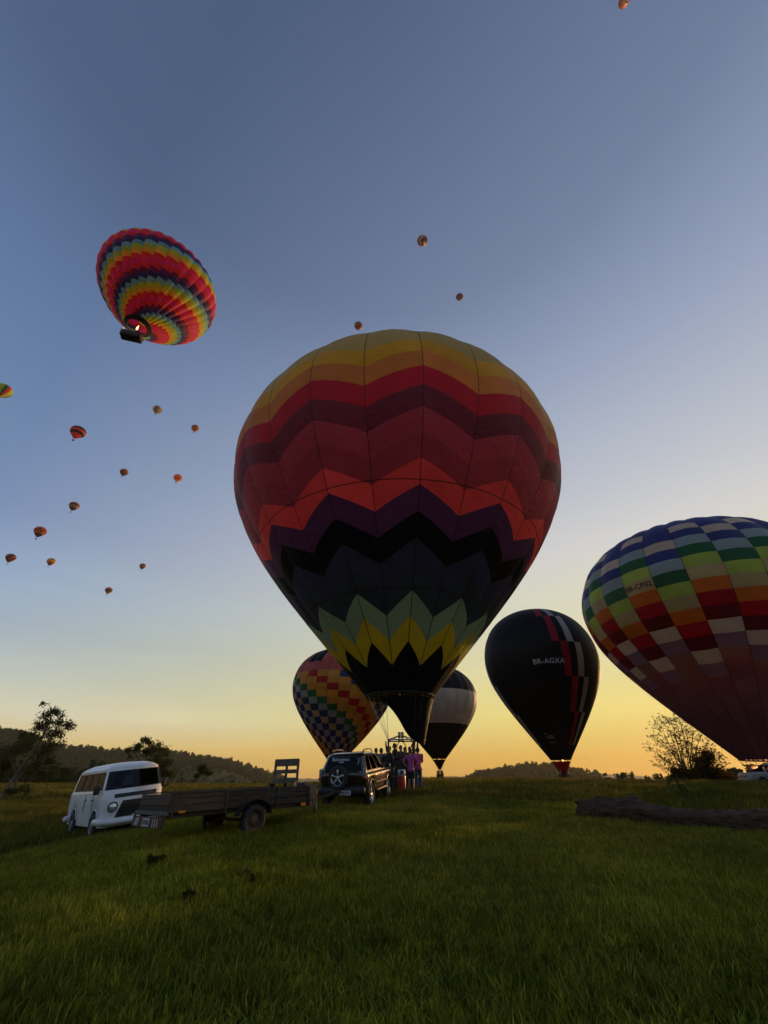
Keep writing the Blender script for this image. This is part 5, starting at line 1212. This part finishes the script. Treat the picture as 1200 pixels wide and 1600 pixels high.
    bm.to_mesh(body.data); bm.free(); body.data.polygons.foreach_set('use_smooth', np.ones(len(body.data.polygons), bool))
    for s_ in (1, -1): b = MB(); b.lathe([(.001, .008), (.009, .004), (.011, 0)], 'x', 10, (.096, s_ * .032, 1.603)); b.build('eye', DARKTRIM, root)
    b = MB(); b.box((.100, 0, 1.531), (.012, .042, .008), bev=.003); b.build('mouth', paint('lip', (.25, .09, .07), .5), root)
    # clothing: shells grown on the same joints
    P2 = []; R2 = []; E2 = []; mp = {}
    def take(i, k):
        mp[i] = len(P2); P2.append(P[i]); R2.append(tuple(q * k + .006 for q in (R_[i] if isinstance(R_[i], tuple) else (R_[i],) * 2)))
    ids = [pel, sp, ch]; armids = []
    for i, p in enumerate(P):
        pass
    for i in ids: take(i, 1.12)
    lo = len(P2); P2.append((-.005, 0, 1.455)); R2.append((.075, .07)); hm = len(P2); P2.append((0, 0, .86)); R2.append((.165, .135)); E2 += [(0, 1), (1, 2), (2, lo), (0, hm)]
    for a, b in E_:
        if a == ch and abs(P[b][1]) > .1:
            take(b, 1.18); E2.append((2, mp[b])); el = [d for c, d in E_ if c == b][0]; full = shirt[1] == 'long'; take(el, 1.22); E2.append((mp[b], mp[el]))
            if full: wr = [d for c, d in E_ if c == el][0]; take(wr, 1.25); E2.append((mp[el], mp[wr]))
    skin_mesh('shirt', P2, R2, E2, shirt[0], root)
    P3 = [(0, 0, .93)]; R3 = [(.10, .085)]; E3 = []
    for a, b in E_:
        if a == pel and abs(P[b][1]) > .05:
            kn = [d for c, d in E_ if c == b][0]; an = [d for c, d in E_ if c == kn][0]; i0 = len(P3)
            P3.append((P[b][0], P[b][1], .84)); R3.append((.10, .10)); E3.append((0, i0)); P3.append(P[kn]); R3.append((.082, .082)); E3.append((i0, i0 + 1))
            if legs == 'long': P3.append(P[an]); R3.append((.066, .066)); E3.append((i0 + 1, i0 + 2))
    skin_mesh('trousers' if legs == 'long' else 'shorts', P3, R3, E3, trouser, root)
    for s_ in (1, -1):
        b = MB(); xo = step * s_ * .18; b.box((.05 + xo, s_ * .11, .04), (.28, .10, .08), bev=.035); b.build('shoe', DARKTRIM if legs == 'long' else paint('pale_shoe', (.4, .4, .4), .7), root, True)
    if hair or cap:
        bm = bmesh.new(); bmesh.ops.create_uvsphere(bm, u_segments=16, v_segments=10, radius=1.0)
        for v in bm.verts:
            p = v.co.copy(); low = -.25 if p.x < .1 else .35
            z = max(p.z, low - .25 * abs(p.y)); rj = 1 + .05 * math.sin(p.x * 9 + p.y * 7) + .04 * math.sin(p.z * 11 + p.y * 5); v.co = Vector((p.x * .106 * rj - .006, p.y * .086 * rj, z * .128 * rj)) + Vector((.006, 0, 1.597))
        V = [v.co[:] for v in bm.verts]; Fc = [[v.index for v in f.verts] for f in bm.faces]; bm.free(); mesh_obj('cap' if cap else 'hair', V, Fc, cap or HAIR, root, True)
    return root
def cloth(n, c): return paint('cloth_' + n, c, .9, bump=.3, bscale=30)
PINK = cloth('pink', (.42, .06, .22)); DARK = cloth('dark', (.018, .018, .022)); GREYC = cloth('grey', (.12, .125, .14)); JEANS = cloth('jeans', (.07, .09, .14)); BROWN = cloth('brown', (.09, .055, .035)); OLIVEC = cloth('olive', (.06, .06, .03)); NAVYC = cloth('navy', (.02, .025, .06))
def stand_at(px, D): v = ray(px, 1232); k = D / math.hypot(v[0], v[1]); x, y = v[0] * k, v[1] * k; return x, y, gz(x, y) - .02
GROUND_PEOPLE = [
 ('person in a bright pink shirt and black shorts standing at the basket', 643, 21.0, 78, 1.66, (PINK, 'short'), DARK, dict(arms='hips', legs='short', step=.3)),
 ('person in a pink shirt and blue jeans, rightmost beside the basket', 655, 21.5, 118, 1.68, (PINK, 'short'), JEANS, dict(arms='front', legs='long', cap=DARK)),
 ('person all in black standing by the front wing of the black car', 606, 20.6, 70, 1.74, (DARK, 'long'), DARK, dict(arms='reach', step=.3)),
 ('person in a grey shirt behind the bonnet of the black car', 595.5, 22.6, 40, 1.70, (GREYC, 'short'), JEANS, dict(arms='down')),
 ('dark haired person nearest to the roof of the black car', 587, 23.2, 60, 1.70, (NAVYC, 'short'), DARK, dict(arms='front'))]
for lb, px, D, fc, h, sh_, tr_, kw in GROUND_PEOPLE:
    x, y, z = stand_at(px, D); person(lb, x, y, z, fc, h, sh_, tr_, **kw)
bx, by, bz_ = BIG.location
for lb, dx, dy, hh, fc, sh_, arms in (
 ('tall pilot standing in the basket left of the burner', -.30, .30, 1.80, 200, DARK, 'front'), ('passenger in the middle of the basket under the burner', -.04, -.55, 1.66, -60, BROWN, 'front'),
 ('passenger in the basket just right of the burner', .18, -.1, 1.62, -100, NAVYC, 'down'), ('passenger in the basket between the burner and the pink shirt', .38, -.62, 1.60, -80, OLIVEC, 'front'), ('passenger with raised arms at the right end of the basket', .62, .45, 1.80, -20, GREYC, 'up'), ('passenger at the left end of the basket, arm on an upright', -.58, -.3, 1.64, 180, DARK, 'up')):
    person(lb, bx + dx, by + dy, bz_ + .06, fc, hh, (sh_, 'long'), DARK, arms=arms)
wx, wy, wz = WHT.location
for lb, dx in (('tiny figure at the left of the far black and white balloon basket', -.3), ('tiny figure at the right of the far black and white balloon basket', .3)): person(lb, wx + dx, wy - .05, wz + .1, -90, 1.7, (DARK, 'long'), DARK, fingers=False)

# ================================================================== small things
def cylinder_tank():
    x, y, z = stand_at(628, 20.3); root = tag(empty('gas_cylinder', (x, y, z)), 'red gas cylinder with a white collar standing in the grass by the basket', 'cylinder'); b = MB()
    b.lathe([(.001, .0), (.15, .0), (.165, .03), (.165, .66), (.15, .72), (.001, .72)], n=24); b.build('tank', paint('tank_red', (.42, .02, .02), .4, col2=(.22, .015, .015), scale=6), root, True)
    b = MB(); b.lathe([(.158, .66), (.158, .90), (.148, .90), (.148, .66)], n=24, closed=True); b.build('collar', paint('tank_white', (.6, .6, .58), .5, col2=(.3, .3, .3), scale=9), root, True)
    b = MB(); b.lathe([(.03, .72), (.03, .80), (.05, .81), (.05, .84), (.001, .84)], n=12); b.build('valve', paint('brass', (.5, .35, .12), .35, .9), root)
    b = MB(); b.box((0, -.168, .80), (.12, .006, .12)); b.build('collar_label', DARKTRIM, root)
    b = MB(); b.tube([(.17, -.06, .1), (.30, -.2, .02), (.5, -.1, .03), (.7, .3, .03)], .014, 6); b.build('fuel_hose', DARKTRIM, root, True)
cylinder_tank()
def fallen_log():
    a = at_ground(908, 1283); b = at_ground(1205, 1304); c = b + (b - a) * .25; rg = np.random.default_rng(9)
    root = tag(empty('fallen_log', tuple(a)), 'weathered dark fallen log lying in the grass at right', 'log'); n, m = 70, 26; V = []; Fc = []; d = np.array((c - a)); d[2] = 0; L = np.linalg.norm(d); d /= L; s_ = np.array((-d[1], d[0], 0)); ph = rg.random(8) * 6.28
    for i in range(n):
        t = i / (n - 1); p = a + d * L * t; zc = gz(p[0], p[1]) - a[2]; r = .27 + .03 * math.sin(t * 9) + .05 * math.exp(-((t - .28) / .03) ** 2) - .03 * t; r *= 1 if i else .93
        for k in range(m):
            q = 2 * math.pi * k / m; rr = r * (1 + .06 * math.sin(5 * q + ph[0] + 3 * t) + .05 * math.sin(9 * q + ph[1] + 5 * math.sin(t * 6)) + .05 * math.sin(17 * q + t * 31) + .04 * math.sin(3 * q + t * 47 + ph[2]) + .05 * math.sin(t * 83 + 7 * q) + .06 * rg.normal() * .6)
            V.append((p - a) + s_ * rr * math.cos(q) * 1.1 + np.array((0, 0, zc + r * .78 + rr * math.sin(q))) + d * (.12 * math.sin(3 * q + 1) + .05 * rg.normal() if i == 0 else 0))
    for i in range(n - 1):
        for k in range(m): k2 = (k + 1) % m; Fc.append((i * m + k, i * m + k2, (i + 1) * m + k2, (i + 1) * m + k))
    Fc.append(tuple(range(m - 1, -1, -1))); Fc.append(tuple((n - 1) * m + k for k in range(m)))
    mt = paint('log_bark', (.12, .062, .032), .95, col2=(.016, .010, .006), scale=5, amt=1.0, bump=1.0, bscale=16, stretch=(.7, 1.6, 5)); mesh_obj('trunk', V, Fc, mt, root, True)
    q = a + d * L * .28; mb = MB(); mb.tube([(q - a) + np.array((0, 0, .38)), (q - a) + np.array((.03, 0, .52)), (q - a) + np.array((.08, -.02, .57))], [.10, .07, .04], 9); mb.build('branch_stub', mt, root, True)
fallen_log()
def leafy_plant(px, py, D, h, nleaf, seed, label, mat, width=.05):
    p = at_dist(px, py, D); z = gz(p[0], p[1]); root = tag(empty('leafy_plant', (p[0], p[1], z)), label, 'plant'); rg = np.random.default_rng(seed)
    mb = MB(); mb.tube([(0, 0, -.02), (.02, 0, h * .5), (-.03, .02, h * .85)], [.014, .01, .005], 5); mb.tube([(.05, .02, -.02), (.12, 0, h * .4), (.16, .02, h * .6)], [.01, .007, .004], 5); mb.build('stem', mat, root, True)
    for k in range(nleaf):
        a = rg.random() * 6.28; z0 = h * (.25 + .6 * rg.random()); L = h * (.45 + .35 * rg.random()); d = np.array((math.cos(a), math.sin(a), 0)); s_ = np.array((-d[1], d[0], 0)); V = []; Fc = []; o = np.array((0.06 * rg.random(), 0, z0))
        for j in range(7):
            t = j / 6; c = o + d * L * (t * .9) + np.array((0, 0, L * (.75 * t - 1.15 * t * t))); w_ = width * math.sin(math.pi * (.12 + .88 * t)) * .5 + .002; V += [c - s_ * w_ + np.array((0, 0, .01)), c, c + s_ * w_ + np.array((0, 0, .01))]
        for j in range(6): q = j * 3; Fc += [(q, q + 1, q + 4, q + 3), (q + 1, q + 2, q + 5, q + 4)]
        mesh_obj('leaf', V, Fc, mat, root, True)
WEED = leaf_material('leaf_weed', (.05, .075, .02), (.09, .10, .03), .4)
leafy_plant(1068, 1250, 21, .95, 16, 3, 'tall weed with drooping blade leaves just behind the fallen log', WEED, .09)
DARKWEED = leaf_material('leaf_dark_weed', (.04, .034, .012), (.06, .05, .02), .2)
for px, py, r, lb in ((238, 1358, .11, 'dark dead weed clump below the trailer tailgate'), (290, 1415, .09, 'dark dead weed clump lowest in the near grass'), (378, 1388, .12, 'dark dead weed clump below the trailer wheel')):
    p = at_ground(px, py); root = tag(empty('weed_clump', tuple(p)), lb, 'plant'); rg = np.random.default_rng(px)
    cs = [np.array((rg.normal() * r * .6, rg.normal() * r * .5, r * (.3 + 1.2 * rg.random()))) for _ in range(12)]; mb = MB()
    for c in cs: mb.tube([(c[0] * .2, c[1] * .2, -.02), c], [.006, .003], 4)
    mb.build('stems', paint('dead_stem', (.05, .035, .025), .9), root); V, Fq = leaf_cloud(cs, [r * .5] * 12, [26] * 12, .045, rg); fast_mesh('leaves', V, Fq, DARKWEED, root)
def far_house():
    p = at_dist(158, 1221, 250); z = gz(p[0], p[1]); root = tag(empty('far_house', (p[0], p[1], z), rad(20)), 'far little house with a red tiled roof left of the white van', 'house')
    b = MB(); b.box((0, 0, 1.2), (5.0, 4.0, 2.4)); b.build('wall', paint('house_wall', (.4, .33, .27), .9), root)
    b = MB(); b.add([(-2.8, -2.5, 2.3), (2.8, -2.5, 2.3), (2.8, 2.5, 2.3), (-2.8, 2.5, 2.3), (-2.8, 0, 4.0), (2.8, 0, 4.0)], [(0, 1, 5, 4), (2, 3, 4, 5), (1, 2, 5), (3, 0, 4), (0, 3, 2, 1)]); b.build('roof', paint('roof_tiles', (.42, .10, .05), .85, scale=3), root)
    b = MB(); b.box((.5, -2.01, .95), (.9, .06, 1.9)); b.build('door', DARKTRIM, root)
    for x in (-1.5, 1.8): b = MB(); b.box((x, -2.01, 1.4), (.9, .06, .9)); b.build('window', DARKTRIM, root)
far_house()
for i, px in enumerate((393, 402, 411, 421, 431)):
    p = at_dist(px, 1221, 96); z = gz(p[0], p[1]); r = tag(empty('fence_post', (p[0], p[1], z)), ('first', 'second', 'third', 'fourth', 'fifth')[i] + ' thin fence post from the left on the far field edge', 'post', 'fence posts on the far field edge'); mb = MB(); mb.box((0, 0, .6), (.10, .10, 1.3), Matrix.Rotation(.04 * (i % 3 - 1), 3, 'Y'), bev=.02); mb.build('shaft', PALLET, r)

# ================================================================== morning haze: one closed box of even air round everything
def haze(density=9e-5):
    m, t, o = new_mat('haze_air'); v = N(t, 'ShaderNodeVolumePrincipled'); v.inputs['Density'].default_value = density; v.inputs['Color'].default_value = (.96, .89, .68, 1); v.inputs['Anisotropy'].default_value = .35
    t.links.new(v.outputs[0], o.inputs['Volume'])
    mb = MB(); top = max(max((q.matrix_world @ Vector(c)).z for c in q.bound_box) for q in S.objects if q.type == 'MESH') + 4; lo = -65.0
    mb.box((0, 0, (top + lo) / 2), (11400, 11400, top - lo)); h = mb.build('haze', m); tag(h, 'thin golden morning haze over the fields', 'haze', kind='stuff')
bpy.context.view_layer.update()
haze()
